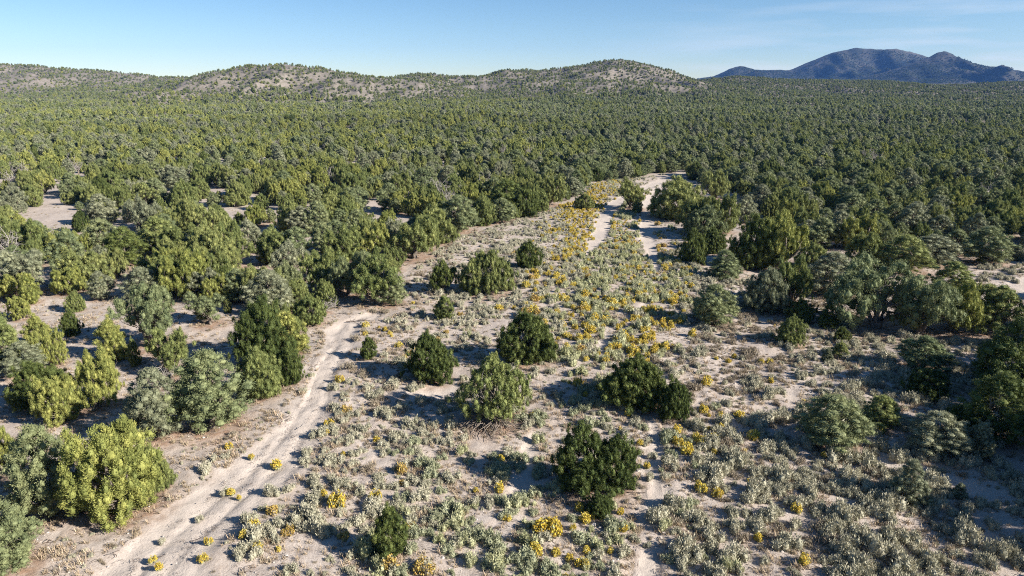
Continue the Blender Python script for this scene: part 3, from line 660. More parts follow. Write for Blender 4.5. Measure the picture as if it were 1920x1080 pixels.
# ------------------------------------------------------------------ forest: positions
def inpoly(px, py, poly):
    c = np.zeros(np.shape(px), bool); n = len(poly)
    for i in range(n):
        x0, y0 = poly[i]; x1, y1 = poly[(i + 1) % n]
        if y0 == y1: continue
        c ^= ((y0 > py) != (y1 > py)) & (px < (x1 - x0) * (py - y0) / (y1 - y0) + x0)
    return c
CLEAR = [(-200, 1400), (-200, 1090), (60, 1090), (170, 1000), (330, 920), (330, 850), (470, 800), (575, 725), (560, 640), (620, 600), (755, 585), (740, 530), (790, 495), (850, 450), (920, 428), (1010, 400), (1090, 372), (1110, 345), (1165, 338), (1212, 331), (1288, 320), (1290, 331), (1240, 348), (1270, 420), (1310, 500), (1410, 530), (1500, 560), (1560, 545), (1640, 620), (1800, 640), (1850, 640), (1870, 860), (2100, 1100), (2600, 1400)]
HANDZONE = [(-300, 1400), (-300, 620), (60, 640), (160, 650), (330, 650), (440, 660), (545, 640), (600, 590), (640, 580), (740, 560), (750, 520), (790, 495), (850, 450), (920, 428), (1010, 400), (1090, 372), (1110, 345), (1165, 337), (1212, 330), (1288, 319), (1290, 335), (1370, 365), (1460, 420), (1530, 470), (1590, 450), (1660, 470), (1800, 480), (1890, 470), (2000, 470), (2100, 640), (2600, 1400)]
BARE = [(318, 372, 14, 9), (215, 352, 12, 7), (452, 300, 12, 6), (190, 440, 26, 9), (50, 460, 30, 10), (500, 330, 12, 5), (660, 330, 9, 5), (270, 420, 14, 7), (395, 470, 16, 14), (1885, 470, 45, 16), (1400, 385, 40, 12), (1710, 435, 16, 6), (800, 375, 10, 4)]
def jitter_grid(y0, y1, sp, r):
    out = []
    y = y0
    while y < y1:
        hw = 0.80 * y + 35; xs = np.arange(-hw, hw, sp); out.append(np.stack([xs + r.uniform(-.42, .42, len(xs)) * sp, y + r.uniform(-.42, .42, len(xs)) * sp], 1)); y += sp * 0.92
    return np.concatenate(out)
r = np.random.default_rng(5)
P = np.concatenate([jitter_grid(20, 330, 3.9, r), jitter_grid(330, 900, 4.8, r)])
Z = terr(P[:, 0], P[:, 1]); px, py = proj(P[:, 0], P[:, 1], Z)
keep = ~inpoly(px, py, CLEAR) & ~inpoly(px, py, HANDZONE)
for (bx, by, rx, ry) in BARE: keep &= (((px - bx) / rx) ** 2 + ((py - by) / ry) ** 2 > 1)
fA, fB = fbm(P[:, 0], P[:, 1], 34, 21, 3), fbm(P[:, 0], P[:, 1], 150, 22, 3); nr = np.clip((420 - P[:, 1]) / 330, 0, 1)
dens = np.clip(0.88 - (0.14 + 0.10 * nr) * np.clip((1000 - px) / 200, 0, 1) + (0.25 + 1.0 * nr * (px < 1000)) * fA + 0.30 * fB - 0.16 * (px < 700) * (py > 390) - 0.10 * (px < 800) * (py > 300), 0.05, 0.97)
upP = Z - smoothrise(P[:, 1]) - 2
bareP = np.clip((upP - 3) / 8, 0, 1) * (P[:, 1] > 600) * (px < 1310) * np.clip(0.75 + 0.6 * fbm(P[:, 0], P[:, 1], 110, 33, 3), 0.1, 1)
keep &= r.uniform(size=len(P)) < dens * (1 - 0.62 * bareP)
P, Z, px, py = P[keep], Z[keep], px[keep], py[keep]
ok = np.ones(len(P), bool)
for (tx, ty, tr) in TREES: ok &= np.hypot(P[:, 0] - tx, P[:, 1] - ty) > tr + 0.7
P, Z, px, py = P[ok], Z[ok], px[ok], py[ok]
def draw_kind(px, rnd):
    left = px < 1000
    if left: tab = [('dead', 'deadwood', .045), ('multi', 'yellow', .31), ('multi', 'olive', .22), ('round', 'olive', .12), ('pinyon', 'pine', .15), ('pinyon', 'grey', .13), ('open', 'grey', .11), ('round', 'dark', .05), ('spread', 'olive', .05), ('column', 'yellow', .04)]
    else: tab = [('dead', 'deadwood', .03), ('multi', 'yellow', .12), ('multi', 'olive', .25), ('round', 'olive', .10), ('pinyon', 'pine', .28), ('pinyon', 'grey', .22), ('spread', 'pine', .10), ('round', 'dark', .05), ('cone', 'pine', .04)]
    s = 0; u = rnd * sum(t[2] for t in tab)
    for k, h_, p in tab:
        s += p
        if u <= s: return k, h_
    return tab[0][:2]
order = np.argsort(np.hypot(P[:, 0], P[:, 1])); P, Z, px, py = P[order], Z[order], px[order], py[order]
inview = (px > 5) & (px < 1915) & (py < 1075)
n_ind = 300 - len(HAND) - 1 - 9
ind = np.where(inview)[0][:n_ind]; isind = np.zeros(len(P), bool); isind[ind] = True
# labels of the forest trees: what they look like and which told-apart tree they stand by
SHORT = {'dense round dark': None}
def shortname(lab):
    s = lab.split(',')[0]
    for cut in (' in the middle', ' beside a', ' just ', ' close ', ' at the', ' on bare', ' on the', ' on open', ' touching', ' with ', ' standing', ' alone', ' right ', ' behind', ' squeezed', ' joined', ' near', ' above', ' among', ' directly', ' between', ' filling', ' left ', ' below', ' of the', ' in the', ' by the', ' against', ' closest', ' next', ' cut', ' jutting', ' tucked', ' beneath', ' in front', ' and ', ' towering', ' in deep', ' on sage', ' on shaded', ' in ', ' on '):
        i = s.find(cut)
        if i > 12: s = s[:i]
    return s
from collections import Counter
lm = [(h[2], h[3], h[6]) for h in hand_xy[:-1]]
cnt = Counter(shortname(l[2]) for l in lm); lm = [(a, b_, shortname(l)) for a, b_, l in lm if cnt[shortname(l)] == 1]; lm.append((925, 800, 'ragged juniper with tangled roots'))
LMA = np.array([(a, b_) for a, b_, _ in lm], float)
def where(px, py, yk=2.0):
    d = np.hypot(LMA[:, 0] - px, (LMA[:, 1] - py) * yk); i = int(np.argmin(d)); dx, dy = px - LMA[i, 0], (py - LMA[i, 1]) * yk
    v = 'behind' if dy < 0 else 'in front of'
    if abs(dx) < 0.4 * abs(dy): s = v
    elif abs(dy) < 0.4 * abs(dx): s = 'right of' if dx > 0 else 'left of'
    else: s = v + (' and right of' if dx > 0 else ' and left of')
    return s + ' the ' + lm[i][2], d[i]
ORD = ['', 'second ', 'third ', 'fourth ', 'fifth ', 'sixth ', 'seventh ', 'eighth ', 'ninth ', 'tenth ']
def label_all(items, tail=''):
    """items: (px, py, looks); one label each; the order counts outwards from the landmark"""
    w_ = [where(a, b_) for a, b_, _ in items]; out = [None] * len(items); seen = Counter()
    for i in sorted(range(len(items)), key=lambda i: w_[i][1]):
        key = items[i][2] + ' ' + w_[i][0]; k = seen[key]; seen[key] += 1
        out[i] = (ORD[k] if k < 10 else str(k + 1) + ('th ' if k < 20 else ('st ', 'nd ', 'rd ')[k % 10] if k % 10 < 3 else 'th ')) + key
    return [o if len(o.split()) <= 16 else ' '.join(o.replace(' in front of and ', ' before and ').split()[:16]) for o in out]
CW = {'yellow': 'yellow-green', 'olive': 'olive-green', 'dark': 'dark green', 'pine': 'dull green', 'grey': 'grey-green', 'deadwood': 'bare grey dead'}
rr_ = r.uniform(size=(len(P), 6)); specs = []; rr_[:, 0] = np.clip(0.72 * rr_[:, 0] + 0.28 * (0.5 + 0.9 * fbm(P[:, 0], P[:, 1], 110, 23, 2)), 0, 1)
for i in range(len(P)):
    k, hu = draw_kind(px[i], rr_[i, 0]); h_ = (2.9 + 3.2 * rr_[i, 1]) * (0.5 if rr_[i, 2] < 0.12 else 1); w_ = h_ * (0.66 + 0.30 * rr_[i, 3])
    if k == 'spread': w_ *= 1.15
    if k == 'column': w_ = h_ * 0.42
    specs.append((k, hu, h_, w_))
labs = label_all([(px[i], py[i], ('small ' if specs[i][2] < 3 else 'tall ' if specs[i][2] > 5.6 else '') + CW[specs[i][1]] + (' tree' if specs[i][1] == 'deadwood' else ' pinyon' if specs[i][1] in ('pine', 'grey') else ' juniper')) for i in ind])
for i, lb in zip(ind, labs):
    k, hu, h_, w_ = specs[i]; place_tree(P[i, 0], P[i, 1], h_, w_, k, hu, lb, 'trees of the dense forest')

# ------------------------------------------------------------------ scattering: one object whose points carry copies
def scatter(name, protos, var, pos, sc, rz, mats):
    """protos: (V, Q, T, material index); one object, its points instance the prototypes kept in the same mesh"""
    Vs = []; Qs = []; Ts = []; Ms = []; pid = []; n = 0
    for k, (V, Q, T, mi) in enumerate(protos):
        Vs.append(V); Qs.append(Q + n); Ts.append(T); Ms.append(np.full(len(Q), mi) if np.isscalar(mi) else mi); pid.append(np.full(len(V), k)); n += len(V)
    m = len(pos); Vs.append(pos); Ts.append(np.full(m, .5)); pid.append(np.full(m, -1))
    vr = np.concatenate([np.full(n, -1), var]); SC = np.concatenate([np.ones((n, 3)), sc]); RZ = np.concatenate([np.zeros(n), rz])
    me = make_mesh(name, np.concatenate(Vs), np.concatenate(Qs), mats, np.concatenate(Ms), {'tint': np.concatenate(Ts), 'rz': RZ}, False, {'pid': np.concatenate(pid), 'var': vr}, {'sc': SC})
    o = link(name, me); ng = bpy.data.node_groups.new(name + '_scatter', 'GeometryNodeTree')
    ng.interface.new_socket('Geometry', in_out='INPUT', socket_type='NodeSocketGeometry'); ng.interface.new_socket('Geometry', in_out='OUTPUT', socket_type='NodeSocketGeometry')
    gi_ = ng.nodes.new('NodeGroupInput'); go = ng.nodes.new('NodeGroupOutput'); j = ng.nodes.new('GeometryNodeJoinGeometry')
    def attr(nm, dt):
        a = ng.nodes.new('GeometryNodeInputNamedAttribute'); a.data_type = dt; a.inputs['Name'].default_value = nm; return a.outputs['Attribute']
    apid, avar, asc, arz = attr('pid', 'INT'), attr('var', 'INT'), attr('sc', 'FLOAT_VECTOR'), attr('rz', 'FLOAT')
    cx = ng.nodes.new('ShaderNodeCombineXYZ'); ng.links.new(arz, cx.inputs['Z']); er = ng.nodes.new('FunctionNodeEulerToRotation'); ng.links.new(cx.outputs[0], er.inputs[0])
    def sep(at, k):
        c = ng.nodes.new('FunctionNodeCompare'); c.data_type = 'INT'; c.operation = 'EQUAL'
        ins = [s for s in c.inputs if s.type == 'INT']; ng.links.new(at, ins[0]); ins[1].default_value = k
        s = ng.nodes.new('GeometryNodeSeparateGeometry'); s.domain = 'POINT'; ng.links.new(gi_.outputs[0], s.inputs['Geometry']); ng.links.new(c.outputs[0], s.inputs['Selection']); return s.outputs['Selection']
    for k in range(len(protos)):
        if not (var == k).any(): continue
        ip = ng.nodes.new('GeometryNodeInstanceOnPoints'); ng.links.new(sep(avar, k), ip.inputs['Points']); ng.links.new(sep(apid, k), ip.inputs['Instance'])
        ng.links.new(er.outputs[0], ip.inputs['Rotation']); ng.links.new(asc, ip.inputs['Scale']); ng.links.new(ip.outputs[0], j.inputs[0])
    ng.links.new(j.outputs[0], go.inputs[0]); md = o.modifiers.new('scatter', 'NODES'); md.node_group = ng
    o['kind'] = 'stuff'; return o
def joinvt(v, hue, mats):
    V, Q, T = v['c']; V2, Q2, T2 = v['t']
    return (np.concatenate([V, V2]), np.concatenate([Q, Q2 + len(V)]), np.concatenate([T, T2]), np.concatenate([np.full(len(Q), mats.index(hue)), np.full(len(Q2), mats.index('bark'))]))
HM = ['dark', 'olive', 'yellow', 'pine', 'grey', 'bark', 'deadwood']
protos = []; pw = []; combo = {}
def lowcrown(kind, seed, lod):
    (V, Q, T), C, L = crown(kind, seed, lod); g = Geo(); g.add(V, Q, T); limb(g, (0, 0, -.3), (0, 0, 2.2), .16, .08, np.random.default_rng(seed), .05, 4, 5)
    V2, Q2, T2 = g.get(); return V2, Q2, T2, len(Q)
def add_protos(lod):
    for (kind, hue) in sorted({(s[0], s[1]) for s in specs} | {('round', 'dark'), ('pinyon', 'pine')}):
        ids = []
        for q in range(len(VAR[kind]) if lod == 0 or kind == 'dead' else 2):
            if lod == 0 or kind == 'dead': v = VAR[kind][q]; protos.append(joinvt(v, hue, HM)); pw.append((v['w'], v['h']))
            else:
                V, Q, T, nq = lowcrown(kind, 900 + q + 13 * lod, lod); mi = np.full(len(Q), HM.index(hue)); mi[nq:] = 5
                protos.append((V, Q, T, mi)); pw.append((np.ptp(V[:, 0]) * 0.95, V[:, 2].max()))
            ids.append(len(protos) - 1)
        combo[(kind, hue, lod)] = ids
for l in (0, 1, 2): add_protos(l)
pos, var, sc, rz = [], [], [], []
def put(x, y, z, kind, hue, lod, h_, w_):
    ids = combo[(kind, hue, lod)]; v = ids[int(r.integers(len(ids)))]; var.append(v); pos.append((x, y, z - 0.1)); s = w_ / pw[v][0]; sc.append((s, s, h_ / pw[v][1])); rz.append(r.uniform(0, math.tau))
for i in range(len(P)):
    if isind[i]: continue
    k, hu, h_, w_ = specs[i]; d = math.hypot(P[i, 0], P[i, 1]); put(P[i, 0], P[i, 1], Z[i], k, hu, 0 if d < 230 else 1 if d < 520 else 2, h_, w_)
# wooded hills, thin on the sunny crests
def hill_points(y0, y1, sp, x0=-1e9, x1=1e9):
    out = []; y = y0
    while y < y1:
        xs = np.arange(max(x0, -0.80 * y), min(x1, 0.86 * y), sp); out.append(np.stack([xs + r.uniform(-.45, .45, len(xs)) * sp, y + r.uniform(-.45, .45, len(xs)) * sp], 1)); y += sp
    return np.concatenate(out)
HP = hill_points(900, 1560, 5.5); HZ = terr(HP[:, 0], HP[:, 1]); base = smoothrise(HP[:, 1]); up_ = HZ - base
hpx, hpy = proj(HP[:, 0], HP[:, 1], HZ); bare = np.clip((up_ - 4) / 12, 0, 1) * (hpx < 1330)
bare = np.maximum(bare, 0.9 * (((hpx - 330) / 75) ** 2 + ((hpy - 157) / 7) ** 2 < 1))
pr = np.clip(1.0 - bare * (0.47 + 0.30 * fbm(HP[:, 0], HP[:, 1], 130, 31, 3)), 0.10, 1) * 0.95
kp = r.uniform(size=len(HP)) < pr
for (x, y), z, a in zip(HP[kp], HZ[kp], hpx[kp]):
    k, hu = draw_kind(1500, r.uniform()); h_ = r.uniform(2.2, 4.5); put(x, y, z, k, hu if hu != 'yellow' else 'yellow', 2, h_, h_ * r.uniform(.8, 1.1))
MP = hill_points(3350, 5250, 14, x0=900); MZ = terr(MP[:, 0], MP[:, 1]); MPX, MPY = proj(MP[:, 0], MP[:, 1], MZ)
kp = (MPX > 1280) & (MPX < 2010) & (MZ > 50) & (MP[:, 1] < 5160) & (np.abs(MP[:, 1] - 4410) > 35) & (r.uniform(size=len(MP)) < 0.80 - 0.5 * np.clip(fbm(MP[:, 0], MP[:, 1], 420, 41, 4), 0, 1))
for (x, y), z in zip(MP[kp], MZ[kp]): h_ = r.uniform(3.5, 6); put(x, y, z, 'round', 'dark', 2, h_, h_ * 1.8)
# trees just outside the right edge, whose shadows fall into the picture
for (x, y, h_) in [(46, 52, 7.5), (50, 47, 7), (44, 45.5, 6.5), (52, 56, 8), (56, 62, 7), (42, 40.5, 6), (58, 52, 8), (60, 68, 7.5), (40, 36, 5.5), (48, 41, 6.5), (63, 60, 8), (36, 33, 6), (41, 36, 7), (37.5, 30, 5.5), (44, 33, 7), (39, 40, 6.5)]:
    qx, qy = proj(x, y, 3.0)
    if qx > 1950: put(x, y, float(terr(x, y)), 'pinyon', 'pine', 0, h_, h_ * 0.85)
print('forest stuff', len(pos), 'individual', len(HAND) + len(ind))
fo = scatter('distant_forest', protos, np.array(var), np.array(pos), np.array(sc), np.array(rz), [M[k] for k in HM])
fo['label'] = 'endless pinyon and juniper forest covering the plain and hills beyond the clearing'; fo['category'] = 'forest'

# ------------------------------------------------------------------ shrubs
def shrub(kind, seed, flower=0.0):
    """upright sprigs fanning out of a low mound, 1 m wide; returns foliage and flower arrays"""
    r = np.random.default_rng(seed); g = Geo(); gf = Geo(); nl = 7
    tall = {'sage': 0.62, 'rabbit': 0.78, 'dry': 0.5}[kind]
    C = []
    for k in range(nl):
        a = r.uniform(0, math.tau); d = 0.34 * math.sqrt(r.uniform()); C.append((math.cos(a) * d, math.sin(a) * d, 0.12, r.uniform(0.16, 0.24)))
    n = {'sage': 820, 'rabbit': 760, 'dry': 420}[kind]
    c = np.array(C)[r.integers(nl, size=n)]; th = r.uniform(0, math.tau, n); ph = np.arccos(r.uniform(0.02, 1, n))
    d = np.stack([np.sin(ph) * np.cos(th), np.sin(ph) * np.sin(th), np.cos(ph)], 1)
    L_ = c[:, 3:4] * r.uniform(0.7, 1.35, (n, 1)); st = np.array([[1, 1, tall / 0.34]])
    tip = c[:, :3] * [1, 1, 0.3] + d * L_ * st; ln = r.uniform(0.06, 0.14, (n, 1)) * (1.25 if kind == 'rabbit' else 1)
    ax = unit(d * [1, 1, 1] + [0, 0, 0.9] + r.normal(size=(n, 3)) * 0.25); bs = tip - ax * ln; sd = unit(np.cross(ax, r.normal(size=(n, 3)))); W = (0.016 if kind != 'dry' else 0.009) * r.uniform(0.6, 1.4, (n, 1))
    V = np.stack([bs, (bs * .4 + tip * .6) + sd * W, tip, (bs * .4 + tip * .6) - sd * W], 1).reshape(-1, 3); T = np.clip(r.normal(.5, .25, n), 0, 1)
    g.add(V, np.arange(len(V)).reshape(-1, 4), np.repeat(T, 4))
    cc = np.array(C); clumps_to_leaves(g, cc[:, :3] * [1, 1, 0.8], np.stack([cc[:, 3] * .75, cc[:, 3] * .75, cc[:, 3] * tall / 0.34 * .75], 1), r.uniform(.2, .6, nl), 40, 0.09, 0.03, 1.0, r, core=0.85 if kind != 'dry' else 0.4)
    if flower:
        m = int(n * flower); i = r.permutation(n)[:m]; i = i[tip[i, 2] > 0.10]; p = tip[i]; q = unit(r.normal(size=(len(i), 3))); e = unit(np.cross(q, r.normal(size=q.shape))); W = 0.034 * r.uniform(.6, 1.4, (len(i), 1))
        for o in (np.array([0, 0, 0]), np.array([0.02, .02, .02])):
            V = np.stack([p + o + q * W, p + o + e * W, p + o - q * W, p + o - e * W], 1).reshape(-1, 3); gf.add(V, np.arange(len(V)).reshape(-1, 4), np.repeat(r.uniform(0, 1, len(i)), 4))
    return g.get(), gf.get()
SHM = ['sage', 'sagegreen', 'sagedry', 'lime', 'gold', 'rust']
SK = {}   # class -> list of dict(fol, flo, hue, fhue)
for cls, kind, hue, fh, flo, nv in (('sage', 'sage', 'sage', None, 0, 4), ('green', 'sage', 'sagegreen', None, 0, 3), ('dry', 'dry', 'sagedry', None, 0, 3), ('lime', 'rabbit', 'lime', None, 0, 3), ('gold', 'rabbit', 'lime', 'gold', 1.0, 3), ('rust', 'rabbit', 'sagedry', 'rust', 1.0, 2)):
    SK[cls] = []
    for q in range(nv):
        a, b_ = shrub(kind, 40 + q + 10 * len(SK), flo)
        SK[cls].append(dict(f=a, b=b_, fm=make_mesh(cls + '_foliage', a[0], a[1], [M[hue]], attrs={'tint': a[2]}), bm=make_mesh(cls + '_flowers', b_[0], b_[1], [M[fh]], attrs={'tint': b_[2]}) if fh else None, hue=hue, fh=fh))
# density fields drawn on the ground as seen from above the clearing: px, py, spread, plants per square metre, class weights
ZONES = [
    (1085, 430, 22, 45, 0.7, 'gold'), (1180, 610, 50, 60, 0.30, 'gold'), (1215, 560, 40, 50, .25, 'gold'), (1050, 520, 40, 30, .25, 'gold'), (1000, 1000, 120, 60, .06, 'gold'),
    (1130, 350, 60, 18, 1.0, 'sage'), (1130, 365, 30, 20, .6, 'gold'),
    (1095, 400, 16, 60, 0.5, 'gold'), (1060, 440, 30, 40, 0.3, 'gold'), (1150, 540, 70, 50, 0.5, 'lime'), (1140, 610, 60, 50, 0.3, 'lime'), (1165, 400, 14, 60, .4, 'lime'), (1240, 600, 60, 40, .1, 'gold'),
    (1000, 450, 110, 60, 0.9, 'sage'), (930, 500, 60, 40, 0.3, 'dry'), (1000, 560, 120, 60, 0.45, 'sage'), (870, 430, 50, 25, 0.5, 'dry'),
    (1160, 520, 55, 60, 0.6, 'lime'), (1160, 520, 80, 60, 0.4, 'sage'), (1105, 395, 22, 40, 0.35, 'gold'), (1165, 440, 18, 50, 0.45, 'gold'), (1185, 400, 14, 22, 0.6, 'green'), (1200, 560, 60, 60, 0.30, 'lime'),
    (1080, 600, 70, 40, 0.13, 'gold'), (1060, 575, 70, 35, 0.06, 'rust'), (1190, 620, 45, 55, 0.28, 'gold'), (1250, 550, 30, 55, 0.20, 'gold'), (1110, 660, 90, 50, 0.3, 'lime'), (1150, 480, 70, 50, 0.12, 'rust'),
    (760, 660, 110, 60, 0.28, 'dry'), (880, 620, 90, 50, 0.45, 'sage'), (780, 760, 130, 50, 0.50, 'sage'), (700, 830, 90, 70, 0.45, 'dry'), (760, 900, 170, 70, 0.62, 'sage'), (860, 960, 130, 80, 0.40, 'green'),
    (1000, 1010, 150, 70, 0.45, 'lime'), (1000, 1030, 130, 70, 0.30, 'green'), (1040, 1000, 90, 60, 0.22, 'gold'), (660, 1040, 120, 60, 0.45, 'sage'), (1100, 1020, 120, 60, 0.30, 'sage'),
    (1110, 780, 90, 60, 0.30, 'green'), (1080, 740, 90, 60, 0.35, 'sage'), (1060, 720, 60, 40, 0.08, 'gold'), (960, 860, 80, 50, 0.20, 'green'), (880, 800, 60, 40, 0.20, 'lime'),
    (1370, 700, 120, 70, 0.85, 'dry'), (1450, 620, 120, 60, 0.5, 'dry'), (1350, 760, 90, 60, 0.5, 'sage'), (1300, 800, 60, 60, 0.13, 'gold'), (1420, 730, 90, 50, 0.06, 'gold'), (1290, 590, 60, 60, 0.5, 'sage'), (1310, 540, 50, 40, 0.5, 'sage'),
    (1450, 900, 130, 80, 1.05, 'sage'), (1600, 960, 170, 80, 0.95, 'sage'), (1380, 1010, 120, 70, 0.8, 'sage'), (1700, 1040, 170, 70, 0.85, 'sage'), (1500, 1000, 170, 80, 0.5, 'dry'), (1350, 900, 50, 80, 0.08, 'gold'), (1450, 960, 120, 80, 0.04, 'gold'), (1290, 960, 30, 90, 0.6, 'green'),
    (1650, 700, 160, 60, 0.75, 'sage'), (1850, 900, 120, 90, 0.8, 'sage'), (1650, 820, 130, 60, 0.6, 'sage'), (1780, 960, 90, 60, 0.4, 'dry'), (1560, 650, 60, 30, 0.5, 'sage'),
    (420, 830, 60, 60, 0.20, 'dry'), (330, 960, 50, 60, 0.14, 'dry'), (180, 1040, 90, 40, 0.25, 'dry'), (520, 1000, 60, 60, 0.30, 'sage'), (560, 1060, 70, 50, 0.08, 'gold'), (500, 980, 50, 50, 0.04, 'dry'), (640, 880, 40, 60, 0.14, 'gold'), (630, 780, 30, 60, 0.5, 'sage'), (620, 740, 15, 40, 0.12, 'gold'), (610, 900, 40, 50, 0.5, 'sage'),
    (640, 610, 60, 40, 0.15, 'dry'), (800, 530, 50, 40, 0.15, 'dry'), (450, 880, 60, 50, 0.03, 'gold'), (740, 640, 40, 30, 0.05, 'gold'), (820, 660, 50, 30, 0.05, 'rust'), (1200, 1000, 30, 70, 0.05, 'gold'), (700, 900, 80, 90, 0.03, 'rust'),
    (1880, 500, 60, 40, 0.35, 'sage'), (1400, 400, 60, 25, 0.3, 'sage'),
]
sr = np.random.default_rng(29)
NS = 150000; Y = np.sqrt(sr.uniform(24 ** 2, 240 ** 2, NS)); X = sr.uniform(-1, 1, NS) * (0.82 * Y + 10)
Z_ = terr(X, Y); qx, qy = proj(X, Y, Z_); wgt = 1 / (2 * (0.82 * Y + 10))        # sampled density is uniform in x per y ~ y
loc = NS / ((240 ** 2 - 24 ** 2) / 2) * Y * wgt                                     # samples per square metre
dcl = {}
for (cx_, cy_, rx, ry, dn, cl) in ZONES:
    dcl[cl] = dcl.get(cl, 0) + dn * (2.3 if cl == 'gold' and cy_ < 720 else 1.4 if cl == 'lime' and cy_ < 720 else 1.3 if cl == 'gold' else 1) * np.exp(-(((qx - cx_) / rx) ** 2 + ((qy - cy_) / ry) ** 2) * 0.6)
tot = sum(dcl.values()) * 2.5; patch = np.clip(0.80 + 1.25 * fbm(X, Y, 8, 51, 3), 0.06, 2.4)
clear = inpoly(qx, qy, CLEAR) | inpoly(qx, qy, [(1360, 380), (1500, 375), (1500, 400), (1360, 410)]) | inpoly(qx, qy, [(1830, 450), (2000, 440), (2000, 600), (1850, 600)])
forestfloor = 0.05 * (qy > 340) + 0.0
dens = np.where(clear, tot * patch * (1 - track_mask(X, Y)), forestfloor)
kp = (sr.uniform(size=NS) < dens / loc) & (np.hypot(qx - 925, (qy - 822) * 1.4) > 50)
for (tx, ty, tr) in TREES: kp &= np.hypot(X - tx, Y - ty) > tr * 0.62
ids = np.where(kp)[0]
# keep plants apart
cell = {}; sel = []
ptot = {k: v[ids] if not np.isscalar(v) else v for k, v in dcl.items()}
for j, i in enumerate(ids):
    x, y = X[i], Y[i]; c = (int(x // 1), int(y // 1)); bad = False
    for a in (-1, 0, 1):
        for b_ in (-1, 0, 1):
            for (u, v) in cell.get((c[0] + a, c[1] + b_), ()):
                if (u - x) ** 2 + (v - y) ** 2 < 0.30: bad = True
    if not bad: cell.setdefault(c, []).append((x, y)); sel.append((j, i))
names = list(dcl); plants = []
for j, i in sel:
    if clear[i]: ww = np.array([ptot[k][j] for k in names]) + 1e-6; cl = names[int(sr.choice(len(names), p=ww / ww.sum()))]
    else: cl = 'dry'
    near_f = 1.0 if Y[i] < 110 else 0.85
    s = float(np.clip(sr.lognormal(0, .3), .5, 1.8)) * {'sage': 0.97, 'green': 1.0, 'dry': 0.95, 'lime': 1.05, 'gold': 0.72, 'rust': 0.75}[cl] * near_f * (1.25 if qx[i] > 1300 and qy[i] > 780 and cl == 'sage' else 1.0) * (0.62 if qx[i] < 600 and cl == 'dry' else 1)
    plants.append([X[i], Y[i], Z_[i], qx[i], qy[i], cl, s])
# plants that can be told apart in the photo
for (a, b_, cl, s) in [(432, 925, 'gold', .75), (422, 924, 'sage', .8), (448, 934, 'gold', .45), (517, 875, 'gold', .85), (472, 858, 'gold', .5), (374, 974, 'sage', .6), (306, 1016, 'sage', .55), (285, 1052, 'gold', .5), (297, 1066, 'gold', .55), (380, 1052, 'gold', .65), (512, 962, 'rust', .9), (474, 990, 'gold', .9), (455, 1008, 'gold', .8), (480, 1025, 'sage', .9), (392, 1018, 'gold', .55), (540, 1000, 'rust', .8), (925, 1062, 'lime', 1.5), (985, 1050, 'green', 1.6), (732, 1068, 'rust', 1.1), (796, 1070, 'rust', 1.2), (1010, 826, 'lime', 1.2), (1290, 848, 'gold', 1.4), (1314, 922, 'gold', .9), (1491, 958, 'gold', .8), (1552, 990, 'gold', .6), (1508, 1055, 'gold', .8), (1372, 1070, 'lime', 1.3), (1170, 995, 'gold', .75), (1023, 985, 'gold', .8), (1063, 655, 'gold', 1.1), (1062, 632, 'gold', 1.0), (1135, 672, 'gold', .9), (1150, 655, 'gold', 1.0), (1180, 640, 'gold', 1.0), (1155, 640, 'gold', .9), (1182, 585, 'gold', .9), (1225, 582, 'gold', 1.0), (1270, 810, 'gold', 1.0), (1320, 770, 'gold', .8), (1650, 812, 'gold', .9), (1545, 856, 'gold', .7), (752, 887, 'rust', .9), (650, 772, 'rust', .9), (850, 605, 'gold', .6), (1200, 832, 'gold', .6), (950, 975, 'gold', .6), (1090, 1060, 'gold', .9), (610, 1000, 'sage', 1.5), (555, 990, 'sage', 1.2), (575, 965, 'sage', 1.4), (640, 905, 'sage', 1.4), (1095, 738, 'green', 1.6)]:
    x, y, z = hit(a, b_); plants.append([x, y, z, a, b_ - 4, cl, s])
vis = [i for i, p in enumerate(plants) if 8 < p[3] < 1912 and p[4] < 1076]
sagec = sorted([i for i in vis if plants[i][5] in ('sage', 'green', 'dry')], key=lambda i: math.hypot(plants[i][0], plants[i][1]) / plants[i][6])[:300]
rabc = sorted([i for i in vis if plants[i][5] in ('lime', 'gold', 'rust')], key=lambda i: math.hypot(plants[i][0], plants[i][1]) / plants[i][6])[:300]
print('plants', len(plants), 'rabbit', sum(p[5] in ('lime', 'gold', 'rust') for p in plants))
LOOK = {'sage': 'silvery grey sagebrush', 'green': 'grey-green sagebrush', 'dry': 'brownish dry sagebrush', 'lime': 'lime-green flowerless rabbitbrush', 'gold': 'golden-flowered rabbitbrush', 'rust': 'rusty orange rabbitbrush'}
def szw(p): return 'large ' if p[6] > 1.25 else 'small ' if p[6] < 0.65 else ''
for lst, nm, cat, gr in ((sagec, 'sagebrush', 'sagebrush', 'sagebrush plants in the clearing'), (rabc, 'rabbitbrush', 'rabbitbrush', 'rabbitbrush plants in the clearing')):
    lbs = label_all([(plants[i][3], plants[i][4], szw(plants[i]) + LOOK[plants[i][5]]) for i in lst])
    for i, lb in zip(lst, lbs):
        x, y, z, _, _, cl, s = plants[i]; v = SK[cl][int(sr.integers(len(SK[cl])))]; ang = float(sr.uniform(0, math.tau)); zs = s * float(sr.uniform(.85, 1.2))
        if nm == 'sagebrush':
            o = link('sagebrush', v['fm'], None, (x, y, z - .03)); o['label'] = lb; o['category'] = cat; o['group'] = gr; o.scale = (s, s, zs); o.rotation_euler = (0, 0, ang)
        else:
            o = thing('rabbitbrush', lb, cat, (x, y, z - .03), ang, gr); f_ = link('stems', v['fm'], o); f_.scale = (s, s, zs)
            if v['bm']: f_ = link('flowers', v['bm'], o); f_.scale = (s, s, zs)
done = set(sagec) | set(rabc)
